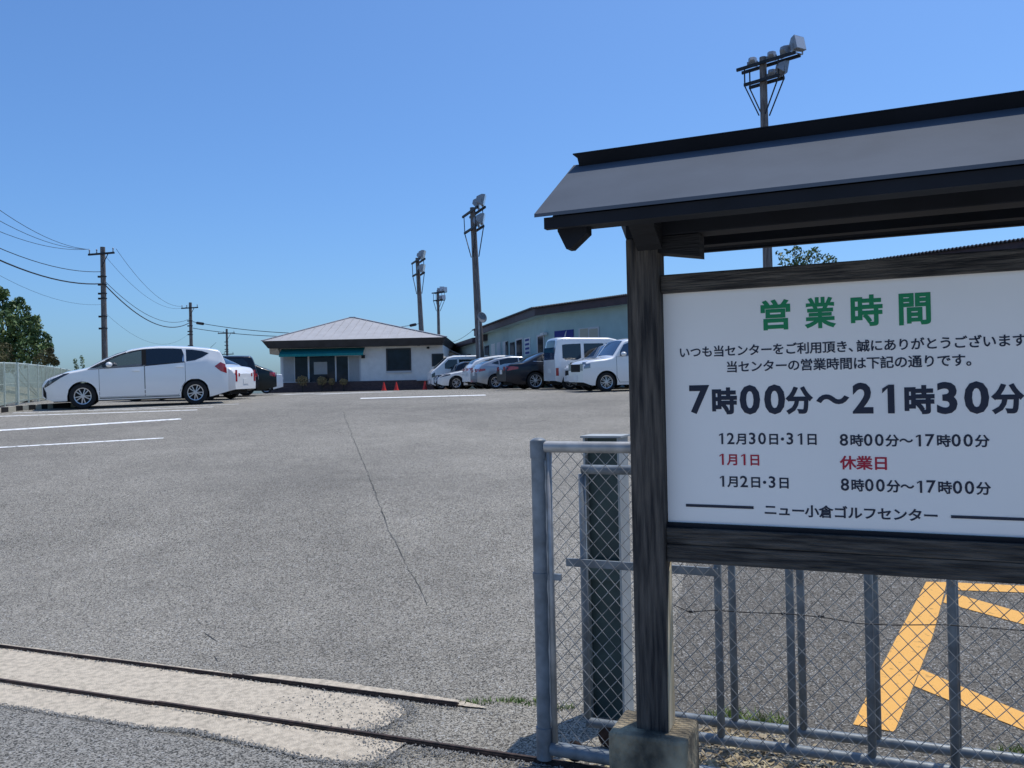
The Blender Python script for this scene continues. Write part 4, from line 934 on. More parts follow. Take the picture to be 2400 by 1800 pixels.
# ------------------------------------------------------------------ cars
def smooth_interp(pts, sm=.05):
    X = [p[0] for p in pts]; Z = [p[1] for p in pts]
    return lambda x: float(np.mean([np.interp(np.clip(x + d, X[0], X[-1]), X, Z) for d in np.linspace(-sm, sm, 7)]))
class Car:
    def __init__(s, L, Wd, H, top, belt, wx, wr, plan=None, low=.20, tum=.17, rc=.10, arch=None, sm=.05):
        s.L, s.W, s.H, s.wx, s.wr = L, Wd, H, wx, wr
        s.T = smooth_interp(top, sm); s.belt = smooth_interp(belt, .1)
        pl = plan or [(0, .70), (.08, .80), (.25, .90), (.6, .97), (1.1, 1), (L - 1.2, 1), (L - .5, .97), (L - .15, .90), (L, .80)]
        s.P = smooth_interp(pl, .03); s.low, s.tum, s.rc = low, tum, rc; s.R = arch or wr * 1.17
    def zlow(s, x):
        z = s.low + .10 * max(0, 1 - x / .25) + .12 * max(0, 1 - (s.L - x) / .45)
        for w in s.wx:
            if abs(x - w) < s.R: z = max(z, s.wr + math.sqrt(max(0, s.R ** 2 - (x - w) ** 2)))
        return z
    def sec(s, x):
        T = s.T(x); zl = s.zlow(x); hw = s.W / 2 * s.P(x); b = s.belt(x); rc = min(s.rc, (T - zl) * .4)
        zs = T - rc; zk = min(b, zs)
        pts = []
        for t in np.linspace(0, 1, 8):
            z = zl + (zk - zl) * t; y = hw * (1 - .075 * max(0, (.52 - z) / .35) ** 2 - .05 * max(0, (z - .70) / .5) ** 1.5); pts.append((y, z))
        yb = pts[-1][0]; 
        for t in np.linspace(0, 1, 7)[1:]:
            z = zk + (zs - zk) * t; y = yb * (1 - s.tum * max(0, (z - b)) / max(.2, s.H - b)) if zs > b else yb; pts.append((y, z + 1e-4 * t))
        ye = pts[-1][0]; rw = rc * 1.3
        for t in np.linspace(0, math.pi / 2, 6)[1:]:
            pts.append((ye - rw * (1 - math.cos(t)), zs + (rc - .03) * math.sin(t)))
        yt = pts[-1][0]; zt = pts[-1][1]
        for t in np.linspace(0, 1, 5)[1:]: pts.append((yt * (1 - t), zt + .03 * (1 - (1 - t) ** 2)))
        return pts
    def ys(s, x, z):
        p = s.sec(x); return float(np.interp(z, [q[1] for q in p[:19]], [q[0] for q in p[:19]]))
    def ztop(s, x, y):
        p = s.sec(x)[12:]; return float(np.interp(abs(y), [q[0] for q in p[::-1]], [q[1] for q in p[::-1]]))
    def yroof(s, x): return s.sec(x)[18][0]
    # ---- meshes in local coordinates (x from front 0 to rear L, centred)
    def body(s):
        xs_ = set(np.linspace(0, s.L, 74).tolist())
        for w in s.wx:
            for k in np.linspace(-1, 1, 17): xs_.add(float(np.clip(w + s.R * k * .9999, 0, s.L)))
            xs_ |= {w - s.R - .004, w + s.R + .004}
        xs_ = sorted(xs_); mb = MB(); rows = []
        for x in xs_:
            p = s.sec(x); half = [(x - s.L / 2, y, z) for y, z in p]; rows.append(half[:-1] + [(a, -b, c) for a, b, c in half[::-1]])
        mb.grid(rows)
        k = len(rows[0]); N_ = len(rows)
        mb.f.append(list(range(k))); mb.m.append(0); mb.f.append(list(range((N_ - 1) * k, N_ * k))[::-1]); mb.m.append(0)
        return mb
    def cut(s, mb, lo_, hi_, grow=.0):
        keep = []
        for k, f in enumerate(mb.f):
            if len(f) > 4: keep.append(k); continue
            ok = True
            for i in f:
                x, y, z = mb.v[i]; x += s.L / 2
                if not (lo_[0][0] - grow <= x <= lo_[-1][0] + grow and np.interp(x, [p[0] for p in lo_], [p[1] for p in lo_]) - grow <= z <= np.interp(x, [p[0] for p in hi_], [p[1] for p in hi_]) + grow and abs(y) > .45): ok = False; break
            if not ok: keep.append(k)
        mb.f = [mb.f[k] for k in keep]; mb.m = [mb.m[k] for k in keep]
        return mb
    def side(s, mb, pts_lo, pts_hi, sgn, off=.004, nx=22, nz=5, mi=0):
        X = sorted({p[0] for p in pts_lo} | {p[0] for p in pts_hi}); x0, x1 = max(pts_lo[0][0], pts_hi[0][0]), min(pts_lo[-1][0], pts_hi[-1][0])
        xs_ = sorted(set(np.linspace(x0, x1, nx).tolist()) | {x for x in X if x0 <= x <= x1})
        f0 = lambda x: np.interp(x, [p[0] for p in pts_lo], [p[1] for p in pts_lo]); f1 = lambda x: np.interp(x, [p[0] for p in pts_hi], [p[1] for p in pts_hi])
        rows = []
        for x in xs_:
            a, b = f0(x), f1(x); rows.append([(x - s.L / 2, sgn * (s.ys(x, z) + off), z) for z in np.linspace(a, max(b, a + .001), nz)])
        return mb.grid(rows, mi)
    def topp(s, mb, x0, x1, fr0, fr1, off=.006, nx=12, ny=11):
        rows = []
        for x in np.linspace(x0, x1, nx):
            fr = fr0 + (fr1 - fr0) * (x - x0) / (x1 - x0); yr = s.yroof(x) * fr; dz = (s.T(x + .02) - s.T(x - .02)) / .04; nl = math.hypot(1, dz)
            rows.append([(x - s.L / 2 - dz / nl * off, y, s.ztop(x, y) + off / nl) for y in np.linspace(-yr, yr, ny)])
        return mb.grid(rows)
    def endp(s, mb, rear, y0, y1, z0, z1, off=.006, thick=.012, mi=0):
        x = s.L / 2 + off if rear else -s.L / 2 - off
        return mb.box(min(x, x + (-thick if rear else thick)), max(x, x + (-thick if rear else thick)), y0, y1, z0, z1, mi)

def wheel_meshes(r, spokes=10, w=.19, rimr=.68):
    t = MB(); t.lathe([(r * rimr, -w / 2), (r * .93, -w / 2), (r, -w * .36), (r, w * .36), (r * .93, w / 2), (r * rimr, w / 2), (r * rimr, -w / 2)], (0, 0, r), (0, 1, 0), 32)
    t.lathe([(0, w * .1), (r * rimr, w * .1)], (0, 0, r), (0, 1, 0), 24); t.lathe([(0, -w * .1), (r * rimr, -w * .1)], (0, 0, r), (0, 1, 0), 24)
    m = MB()
    for sg in (1, -1):
        h = sg * w * .42
        m.lathe([(r * rimr * 1.0, h), (r * rimr * 1.03, h * 1.08), (r * rimr * .9, h * .98), (r * rimr * .9, h * .3)], (0, 0, r), (0, 1, 0), 28)
        m.lathe([(0, h * 1.02), (r * .14, h), (r * .16, h * .7)], (0, 0, r), (0, 1, 0), 12)
        for k in range(spokes):
            a = 2 * math.pi * (k + .5 * (k % 2) * .55) / spokes; d = np.array([math.cos(a), 0, math.sin(a)])
            m.bar(np.array([0, h * .92, r]) + d * r * .12, np.array([0, h * .85, r]) + d * r * rimr * .95, r * (.50 / spokes * 1.6 if spokes > 7 else .12), .02, up=(0, 1, 0))
    return t, m
WHEELS = {}
def put_wheels(root, c, spokes=10, rimmat=ALLOY, rimr=.68):
    for w in c.wx:
        for sg in (1, -1):
            key = (c.wr, spokes, rimmat.name, rimr)
            if key not in WHEELS:
                t, m = wheel_meshes(c.wr, spokes, .19, rimr)
                a = t.build('wheel', RUBBER, root, smooth='angle', world=False); b = m.build('rim', rimmat, a, smooth='angle', world=False); WHEELS[key] = (a, b)
            else:
                a = WHEELS[key][0].copy(); COL.objects.link(a); b = WHEELS[key][1].copy(); COL.objects.link(b); a.parent = root; b.parent = a
            a.location = (w - c.L / 2, sg * (c.W / 2 - .115), 0)
def make_car(name, label, cat, c, paint, pos, axis, flip, glass=GLASS, windows=(), wind=None, rearw=None, doors=(), heads=(), tails=(), extras=(), spokes=10, group=None, rearpanel=None, frontpanel=None, mirror=None, plate_f=.35, plate_r=.6, rimmat=ALLOY, rimr=.68, tall=1.0, cuts=(), cutglass=None):
    """pos: ground point of the car's centre, axis: direction front -> rear"""
    a = math.atan2(axis[1], axis[0]) + (math.pi if flip else 0)
    z = hz(pos[0], pos[1])
    r = thing(name, label, cat, (pos[0], pos[1], z), a, group)
    # sit on the slope
    d = np.array([math.cos(a), math.sin(a)]); h = c.L * .3
    pt = math.atan2(hz(*(np.array(pos) + d * h)) - hz(*(np.array(pos) - d * h)), 2 * h); nd = np.array([-d[1], d[0]])
    rl = math.atan2(hz(*(np.array(pos) + nd * .75)) - hz(*(np.array(pos) - nd * .75)), 1.5)
    r.rotation_euler = (rl, -pt, a); r.scale[2] = tall
    B = lambda mb, nm, m, par=r, sm=False, **k: mb.build(nm, m, par, smooth=sm, world=False, **k)
    bd = c.body()
    for lo_, hi_ in cuts: c.cut(bd, lo_, hi_)
    B(bd, 'body', paint, sm='angle')
    m_ = MB(); m_.box(-c.L / 2 + .25, c.L / 2 - .25, -c.W / 2 + .26, c.W / 2 - .26, c.low - .03, .62); 
    m_.box(-c.L / 2 + .3, c.L / 2 - .3, -c.W / 2 + .12, c.W / 2 - .12, c.low + .03, c.low + .05) if False else None
    B(m_, 'underbody', UNDER)
    put_wheels(r, c, spokes, rimmat, rimr)
    for lo_, hi_ in windows:
        for sg in (1, -1):
            m_ = MB(); c.side(m_, lo_, hi_, sg); B(m_, 'side_window', cutglass if (lo_, hi_) in cuts else glass, sm=True)
    if wind: m_ = MB(); c.topp(m_, *wind); B(m_, 'windscreen', glass, sm=True)
    if rearw: m_ = MB(); c.topp(m_, *rearw); B(m_, 'rear_window', glass, sm=True)
    for (x0, x1, zb, zt, hx) in doors:
        for sg in (1, -1):
            m_ = MB(); f0, f1 = (zb if callable(zb) else (lambda x: zb)), (zt if callable(zt) else (lambda x: zt))
            X = np.linspace(x0, x1, 12)
            lo_ = [(x, max(f0(x), c.zlow(x) + .02)) for x in X]; hi_ = [(x, f1(x)) for x in X]
            c.side(m_, lo_, hi_, sg, .0025, 16, 8, 1)
            lo2 = [(x0 + .009 + (x1 - x0 - .018) * i / 11, q[1] + .008) for i, q in enumerate(lo_)]; hi2 = [(x0 + .009 + (x1 - x0 - .018) * i / 11, q[1] - .004) for i, q in enumerate(hi_)]
            c.side(m_, lo2, hi2, sg, .005, 16, 8, 0)
            dr = B(m_, 'door', [paint, UNDER], sm=True)
            zz = f1(hx) - .11; m_ = MB(); yy = c.ys(hx, zz); m_.box(hx - c.L / 2 - .09, hx - c.L / 2 + .09, sg * (yy + .002), sg * (yy + .035), zz - .014, zz + .016); B(m_, 'handle', CHROME if paint is BLACK else paint, dr, bevel=.006)
    for lo_, hi_, mm in heads:
        for sg in (1, -1): m_ = MB(); c.side(m_, lo_, hi_, sg, .006, 12, 4); B(m_, 'headlight', mm, sm=True)
    for lo_, hi_ in tails:
        for sg in (1, -1): m_ = MB(); c.side(m_, lo_, hi_, sg, .006, 10, 5); B(m_, 'tail_light', TAIL, sm=True)
    if rearpanel:
        for (y0, y1, z0, z1, mm, nm) in rearpanel: m_ = MB(); c.endp(m_, True, y0, y1, z0, z1); B(m_, nm, mm)
    if frontpanel:
        for (y0, y1, z0, z1, mm, nm) in frontpanel: m_ = MB(); c.endp(m_, False, y0, y1, z0, z1); B(m_, nm, mm)
    m_ = MB(); c.endp(m_, False, -.165, .165, plate_f, plate_f + .165, .012); B(m_, 'number_plate', PLATE)
    m_ = MB(); c.endp(m_, True, -.165, .165, plate_r, plate_r + .165, .012); B(m_, 'number_plate', PLATE)
    if mirror:
        mx, mz = mirror
        for sg in (1, -1):
            yy = c.ys(mx, mz); m_ = MB(); m_.ball((mx - c.L / 2, sg * (yy + .13), mz + .03), (.085, .105, .068), 8); m_.bar((mx - c.L / 2, sg * yy, mz - .03), (mx - c.L / 2, sg * (yy + .08), mz - .01), .05, .03); B(m_, 'wing_mirror', paint, sm=True)
    for fn_ in extras: fn_(r, c, B)
    return r

UL = lambda *p: list(p)
# white estate car on the left
cp_ = Car(4.615, 1.775, 1.575, [(0, .62), (.035, .72), (.12, .79), (.35, .88), (.62, .955), (.85, .995), (1.08, 1.04), (1.43, 1.225), (1.75, 1.365), (2.13, 1.49), (2.45, 1.545), (2.8, 1.572), (3.15, 1.57), (3.67, 1.545), (4.1, 1.50), (4.36, 1.46), (4.43, 1.43), (4.50, 1.27), (4.56, 1.10), (4.60, .95), (4.615, .85)],
    [(0, .62), (.5, .84), (1.1, .97), (2.5, 1.03), (3.6, 1.11), (4.2, 1.16), (4.6, 1.0)], (.96, 3.74), .318, tum=.20, rc=.09, sm=.04, arch=.365)
w_front = (UL((1.12, 1.0), (1.75, 1.02), (2.44, 1.05)), UL((1.12, 1.005), (1.30, 1.10), (1.6, 1.255), (1.92, 1.38), (2.2, 1.445), (2.44, 1.47)))
w_mid = (UL((2.50, 1.052), (3.0, 1.09), (3.48, 1.128)), UL((2.50, 1.475), (2.85, 1.485), (3.2, 1.478), (3.42, 1.462), (3.48, 1.30)))
w_rear = (UL((3.53, 1.132), (3.75, 1.16), (3.95, 1.24), (4.12, 1.34)), UL((3.53, 1.45), (3.7, 1.44), (3.95, 1.40), (4.12, 1.342)))
def alpha_extras(r, c, B):
    for x0, nm in ((1.95, 'front_seat'), (2.95, 'rear_seat')):
        for y in (-.36, .36):
            m_ = MB(); m_.prism([(x0 - c.L / 2, y - .23, .62), (x0 - c.L / 2 + .55, y - .23, .62), (x0 - c.L / 2 + .72, y - .23, 1.16), (x0 - c.L / 2 + .60, y - .23, 1.18), (x0 - c.L / 2 + .42, y - .23, .80), (x0 - c.L / 2, y - .23, .78)], (0, .46, 0)); m_.box(x0 - c.L / 2 + .60, x0 - c.L / 2 + .70, y - .13, y + .13, 1.20, 1.36); B(m_, nm, INTER, bevel=.03)
    m_ = MB(); m_.box(1.35 - c.L / 2, 4.1 - c.L / 2, -.70, .70, .622, .65); m_.box(1.3 - c.L / 2, 1.62 - c.L / 2, -.66, .66, .652, .98); B(m_, 'dashboard', INTER)
    m_ = MB(); p = np.array((4.2 - c.L / 2, 0, 1.50)); m_.tube([p, p + np.array((.16, 0, .14))], [.006, .003], 5); B(m_, 'antenna', UNDER)
    for sg in (1, -1):
        m_ = MB(); c.side(m_, UL((3.43, 1.135), (3.47, 1.138)), UL((3.43, 1.20), (3.47, 1.34)), sg, .007, 4, 3); B(m_, 'window_trim', CHROME)
        m_ = MB(); c.side(m_, UL((1.10, .975), (2.4, 1.03), (3.5, 1.112)), UL((1.10, .988), (2.4, 1.045), (3.5, 1.127)), sg, .008, 20, 2); B(m_, 'waist_trim', UNDER)
        m_ = MB(); c.side(m_, UL((.02, .34), (.10, .27)), UL((.02, .60), (.10, .42)), sg, .006, 5, 4); B(m_, 'fog_recess', UNDER)
        m_ = MB(); c.side(m_, UL((1.36, .235), (3.34, .235)), UL((1.36, .252), (3.34, .252)), sg, .012, 20, 2); B(m_, 'sill_strip', UNDER)
        m_ = MB(); c.side(m_, UL((2.41, 1.06), (2.52, 1.06)), UL((2.41, 1.468), (2.52, 1.474)), sg, .007, 4, 5); B(m_, 'door_pillar', UNDER)
uf = at(195, 931, 22.0); ax = np.array([.927, .375]); side_ = np.array([-.375, .927])
pc = uf[:2] + ax * (2.3075 - .96) + side_ * (1.775 / 2 - .1)
make_car('estate_car', 'white estate car seen from the side, parked against the left fence', 'car', cp_, WHITE, pc, ax, False, windows=(w_front, w_mid, w_rear), wind=(1.12, 2.02, .97, .9), rearw=(4.44, 4.58, .9, .92),
    doors=((1.36, 2.47, .27, lambda x: .985 + .04 * (x - 1.1), 2.26), (2.475, 3.50, .27, lambda x: 1.03 + .075 * (x - 2.4), 3.36)),
    heads=((UL((.06, .54), (.2, .62), (.45, .78), (.66, .89)), UL((.06, .60), (.2, .77), (.45, .875), (.66, .905)), LAMPD), (UL((.10, .59), (.24, .66)), UL((.10, .64), (.24, .76)), LAMPG)), tails=((UL((4.27, .98), (4.42, .86), (4.58, .80)), UL((4.27, 1.0), (4.42, 1.10), (4.55, 1.04), (4.58, .98))),),
    extras=(alpha_extras,), mirror=(1.62, 1.06), group=None, rimmat=ALLOY, rimr=.66, tall=1.055, cuts=(w_front,), cutglass=GLASST)

sed_top = lambda L, H: [(0, .55), (.06, .68), (.3, .78), (.9, .90), (1.35, .97), (1.75, 1.20), (2.15, H - .06), (2.6, H), (3.1, H - .01), (3.5, H - .09), (4.0, H - .33), (4.25, H - .42), (L - .15, H - .46), (L - .05, H - .55), (L, .72)]
def sedan(L, H, Wd):
    return Car(L, Wd, H, sed_top(L, H), [(0, .60), (1.2, .88), (3, .94), (L, .92)], (.92, L - 1.12), .325, tum=.24, rc=.09)
def sedan_win(L, H):
    return ((UL((1.52, .985), (2.55, 1.0)), UL((1.52, .99), (1.95, H - .19), (2.3, H - .10), (2.55, H - .085))), (UL((2.6, 1.0), (3.5, 1.02)), UL((2.6, H - .085), (3.0, H - .10), (3.3, H - .15), (3.5, H - .22))), (UL((3.54, 1.02), (3.85, 1.06)), UL((3.54, H - .24), (3.85, 1.065))))
def pos_from_corner(px, Y, axis, L, Wd, clip=True):
    a = np.array(axis) / np.linalg.norm(axis); b = np.array([a[1], -a[0]])
    p = at(px, 905, Y)[:2]; return p + a * L / 2 - b * (Wd / 2)
RA = np.array([math.cos(R_(15)), math.sin(R_(15))])
GR = 'cars parked in the right-hand row'
# white boxy small car, front towards the aisle
bx = Car(3.9, 1.67, 1.66, [(0, .80), (.05, .93), (.25, 1.0), (.75, 1.05), (.98, 1.10), (1.20, 1.40), (1.36, 1.60), (1.6, 1.655), (3.3, 1.65), (3.75, 1.60), (3.85, 1.45), (3.9, 1.1)], [(0, .85), (.9, 1.02), (3.9, 1.05)], (.72, 3.25), .30, tum=.10, rc=.10, plan=[(0, .80), (.06, .9), (.25, .97), (.6, 1), (3.5, 1), (3.8, .96), (3.9, .9)])
make_car('box_car', 'boxy white small car nearest the notice sign post, bonnet facing the lane', 'car', bx, WHITE, pos_from_corner(1371, 25.4, RA, 3.9, 1.67), RA, False, glass=GLASSB, windows=((UL((1.18, 1.09), (2.15, 1.09)), UL((1.18, 1.22), (1.32, 1.44), (1.5, 1.51), (2.15, 1.52))), (UL((2.2, 1.09), (3.1, 1.09)), UL((2.2, 1.51), (3.1, 1.5)))),
    wind=(1.0, 1.36, .96, .92), doors=((1.05, 2.17, .28, 1.075, 2.0), (2.18, 3.05, .28, 1.075, 2.95)), heads=((UL((.02, .72), (.20, .74)), UL((.02, .92), (.20, .95)), LAMPG),), tails=((UL((3.75, .5), (3.88, .5)), UL((3.75, .8), (3.88, .8))),), mirror=(1.25, 1.12), frontpanel=((-.42, .42, .62, .86, UNDER, 'grille'), (-.66, -.44, .66, .88, LAMPG, 'lamp'), (.44, .66, .66, .88, LAMPG, 'lamp')), spokes=14, group=GR)
# small white hatch with blue screen behind it
kh = Car(3.5, 1.48, 1.62, [(0, .72), (.05, .86), (.3, .95), (.7, 1.02), (.95, 1.22), (1.3, 1.52), (1.6, 1.61), (3.0, 1.60), (3.35, 1.52), (3.5, 1.0)], [(0, .8), (.8, .98), (3.5, 1.0)], (.66, 2.95), .28, tum=.12, rc=.09)
make_car('hatchback', 'small white hatchback with bluish windscreen, half hidden between the boxy car and the van', 'car', kh, WHITE, pos_from_corner(1350, 28.0, RA, 3.5, 1.48), RA, False, glass=GLASSB, windows=((UL((1.0, 1.04), (1.95, 1.04)), UL((1.0, 1.06), (1.4, 1.45), (1.95, 1.47))), (UL((2.0, 1.04), (2.9, 1.04)), UL((2.0, 1.47), (2.9, 1.45)))),
    wind=(.78, 1.36, .96, .9), heads=((UL((.04, .66), (.3, .72)), UL((.04, .82), (.3, .90)), LAMPD),), tails=((UL((3.3, .8), (3.45, .8)), UL((3.3, 1.1), (3.45, 1.0))),), doors=((.95, 1.98, .27, 1.02, 1.85),), mirror=(1.05, 1.06), group=GR, frontpanel=((-.35, .35, .5, .68, UNDER, 'grille'),))
# white van with its back to the aisle
vn = Car(3.4, 1.475, 1.90, [(0, .9), (.05, 1.02), (.2, 1.15), (.75, 1.62), (.95, 1.80), (1.3, 1.88), (3.1, 1.90), (3.30, 1.86), (3.37, 1.55), (3.4, 1.0)], [(0, .9), (3.4, 1.12)], (.55, 2.85), .27, tum=.09, rc=.11, plan=[(0, .88), (.1, .95), (.3, 1), (3.2, 1), (3.35, .97), (3.4, .94)])
make_car('kei_van', 'tall white van beside the black saloon, its back to the lane', 'van', vn, WHITE, pos_from_corner(1303, 29.6, RA, 3.4, 1.475), RA, True, windows=((UL((.75, 1.13), (1.45, 1.13)), UL((.75, 1.4), (.95, 1.62), (1.45, 1.64))), (UL((1.55, 1.13), (2.3, 1.13)), UL((1.55, 1.64), (2.3, 1.64))), (UL((2.42, 1.13), (2.55, 1.06), (3.0, 1.06), (3.12, 1.13)), UL((2.42, 1.64), (3.0, 1.62), (3.12, 1.6)))),
    wind=(.22, .92, .95, .9), rearw=(3.305, 3.375, .92, .92), doors=((.7, 1.5, .27, 1.10, 1.4), (1.51, 2.36, .27, 1.10, 1.66)), tails=((UL((3.28, .5), (3.38, .5)), UL((3.28, .78), (3.38, .78))),), heads=((UL((.02, .66), (.2, .70)), UL((.02, .85), (.2, .95)), LAMPG),), rearpanel=((-.60, .60, 1.08, 1.52, GLASSB, 'rear_glass'),), spokes=5, group=GR, rimmat=GALV, rimr=.62, mirror=(.85, 1.15), extras=(lambda r, c, B: [B(c.side(MB(), UL((1.9, .735), (2.55, .735)), UL((1.9, .765), (2.55, .765)), sg, .006, 8, 2), 'side_trim', UNDER) for sg in (1, -1)],))
# black saloon
bs = sedan(4.9, 1.46, 1.80)
make_car('saloon_car', 'black saloon with bright alloy wheels, its boot to the lane', 'car', bs, BLACK, pos_from_corner(1189, 31.0, RA, 4.9, 1.8), RA, True, windows=sedan_win(4.9, 1.46), wind=(1.42, 2.2, .96, .9), rearw=(3.5, 4.15, .88, .94), doors=((1.5, 2.57, .27, .98, 2.4), (2.58, 3.62, .27, .99, 3.4)), tails=((UL((4.45, .78), (4.86, .72)), UL((4.45, .86), (4.86, .90))),), heads=((UL((.05, .58), (.6, .70)), UL((.05, .68), (.6, .80)), LAMPD),), mirror=(1.55, 1.03), group=GR, rimr=.72, spokes=12,
    rearpanel=((-.62, -.35, .72, .88, TAIL, 'tail_light'), (.35, .62, .72, .88, TAIL, 'tail_light')), extras=(lambda r, c, B: [B(c.side(MB(), UL((1.5, .985), (2.6, 1.0), (3.86, 1.05)), UL((1.5, .998), (2.6, 1.014), (3.86, 1.066)), sg, .008, 20, 2), 'window_trim', CHROME) for sg in (1, -1)],))
# silver hatchback
sh = Car(4.3, 1.76, 1.46, [(0, .55), (.06, .68), (.4, .82), (1.0, .95), (1.4, 1.16), (1.9, 1.38), (2.3, 1.45), (2.8, 1.46), (3.4, 1.38), (3.9, 1.20), (4.1, 1.10), (4.25, .92), (4.3, .7)], [(0, .6), (1.2, .92), (3, .98), (4.3, 1.0)], (.9, 3.5), .315, tum=.22, rc=.09)
make_car('hatchback', 'silver hatchback with red tail lights left of the black saloon', 'car', sh, SILVER, pos_from_corner(1121, 36.2, RA, 4.3, 1.76), RA, True, windows=((UL((1.4, 1.0), (2.4, 1.02)), UL((1.4, 1.01), (1.9, 1.28), (2.4, 1.36))), (UL((2.45, 1.02), (3.3, 1.06)), UL((2.45, 1.36), (2.9, 1.35), (3.3, 1.27))), (UL((3.34, 1.07), (3.65, 1.13)), UL((3.34, 1.25), (3.65, 1.14)))), wind=(1.1, 1.95, .95, .9), rearw=(3.42, 4.05, .86, .9), doors=((1.4, 2.43, .27, .99, 2.28), (2.44, 3.35, .27, 1.03, 3.2)), tails=((UL((3.95, .82), (4.27, .76)), UL((3.95, .90), (4.27, .90))),), heads=((UL((.05, .58), (.6, .72)), UL((.05, .68), (.6, .83)), LAMPD),), mirror=(1.5, 1.04), group=GR,
    rearpanel=((-.6, -.3, .76, .90, TAIL, 'tail_light'), (.3, .6, .76, .90, TAIL, 'tail_light')))
# white crossover
wsu = Car(4.5, 1.80, 1.62, [(0, .65), (.06, .8), (.4, .95), (1.1, 1.05), (1.5, 1.32), (1.9, 1.55), (2.3, 1.62), (3.0, 1.615), (3.7, 1.52), (4.15, 1.36), (4.3, 1.18), (4.45, 1.02), (4.5, .8)], [(0, .7), (1.2, 1.0), (4.5, 1.08)], (.9, 3.55), .34, tum=.22, rc=.10, low=.24)
make_car('crossover_car', 'white crossover with a long curved roof behind the silver hatchback', 'car', wsu, WHITE, pos_from_corner(1100, 39.2, RA, 4.5, 1.8), RA, True, windows=((UL((1.5, 1.08), (2.5, 1.10)), UL((1.5, 1.09), (1.95, 1.42), (2.5, 1.51))), (UL((2.55, 1.10), (3.5, 1.14)), UL((2.55, 1.51), (3.0, 1.5), (3.5, 1.42))), (UL((3.55, 1.15), (3.95, 1.22)), UL((3.55, 1.4), (3.95, 1.24)))), wind=(1.2, 1.95, .95, .9), rearw=(3.9, 4.28, .88, .92), doors=((1.5, 2.53, .32, 1.06, 2.36), (2.54, 3.45, .32, 1.10, 3.3)), tails=((UL((4.0, .92), (4.46, .88)), UL((4.0, 1.0), (4.46, 1.0))),), heads=((UL((.05, .7), (.5, .82)), UL((.05, .8), (.5, .93)), LAMPD),), mirror=(1.6, 1.13), group=GR,
    rearpanel=((-.62, -.25, .88, 1.0, TAIL, 'tail_light'), (.25, .62, .88, 1.0, TAIL, 'tail_light')))
# dark compact between the white ones
dk = Car(4.0, 1.69, 1.50, [(0, .6), (.06, .75), (.4, .88), (1.0, .98), (1.5, 1.28), (1.9, 1.46), (2.3, 1.50), (3.4, 1.46), (3.8, 1.3), (3.95, 1.0), (4.0, .8)], [(0, .65), (1.2, .95), (4, 1.0)], (.85, 3.35), .30, tum=.2, rc=.09)
make_car('hatchback', 'dark compact car whose roof shows behind the white saloon', 'car', dk, BLACK, pos_from_corner(1066, 43.5, RA, 4.0, 1.69), RA, True, windows=((UL((1.4, 1.02), (3.5, 1.04)), UL((1.4, 1.03), (1.9, 1.38), (3.2, 1.38), (3.5, 1.25))),), wind=(1.05, 1.85, .95, .9), rearw=(3.5, 3.93, .88, .9), group=GR)
# white saloon, bonnet to the aisle
ws = sedan(4.6, 1.46, 1.76)
make_car('saloon_car', 'white saloon with its bonnet to the lane, left of the crossover', 'car', ws, WHITE, pos_from_corner(1028, 42.0, RA, 4.6, 1.76), RA, False, windows=sedan_win(4.6, 1.46), wind=(1.42, 2.2, .96, .9), rearw=(3.5, 4.15, .88, .94), doors=((1.5, 2.57, .27, .98, 2.4), (2.58, 3.5, .27, .99, 3.3)), heads=((UL((.03, .60), (.62, .72)), UL((.03, .72), (.62, .82)), LAMPD),), tails=((UL((4.3, .75), (4.55, .7)), UL((4.3, .88), (4.55, .85))),), mirror=(1.55, 1.03), group=GR, frontpanel=((-.4, .4, .30, .42, UNDER, 'grille'), (-.58, -.3, .52, .62, LAMPD, 'lamp'), (.3, .58, .52, .62, LAMPD, 'lamp')))
# far white kei wagon
make_car('kei_wagon', 'far white wagon with a flat roof beside the third traffic cone', 'car', vn, WHITE, pos_from_corner(1012, 45.5, RA, 3.4, 1.475), RA, False, windows=((UL((.75, 1.13), (1.45, 1.13)), UL((.75, 1.4), (.95, 1.62), (1.45, 1.64))), (UL((1.55, 1.13), (3.1, 1.13)), UL((1.55, 1.64), (3.1, 1.62)))), wind=(.22, .92, .95, .9), heads=((UL((.02, .66), (.2, .70)), UL((.02, .85), (.2, .95)), LAMPD),), group=GR, spokes=5, rimmat=GALV, rimr=.62)
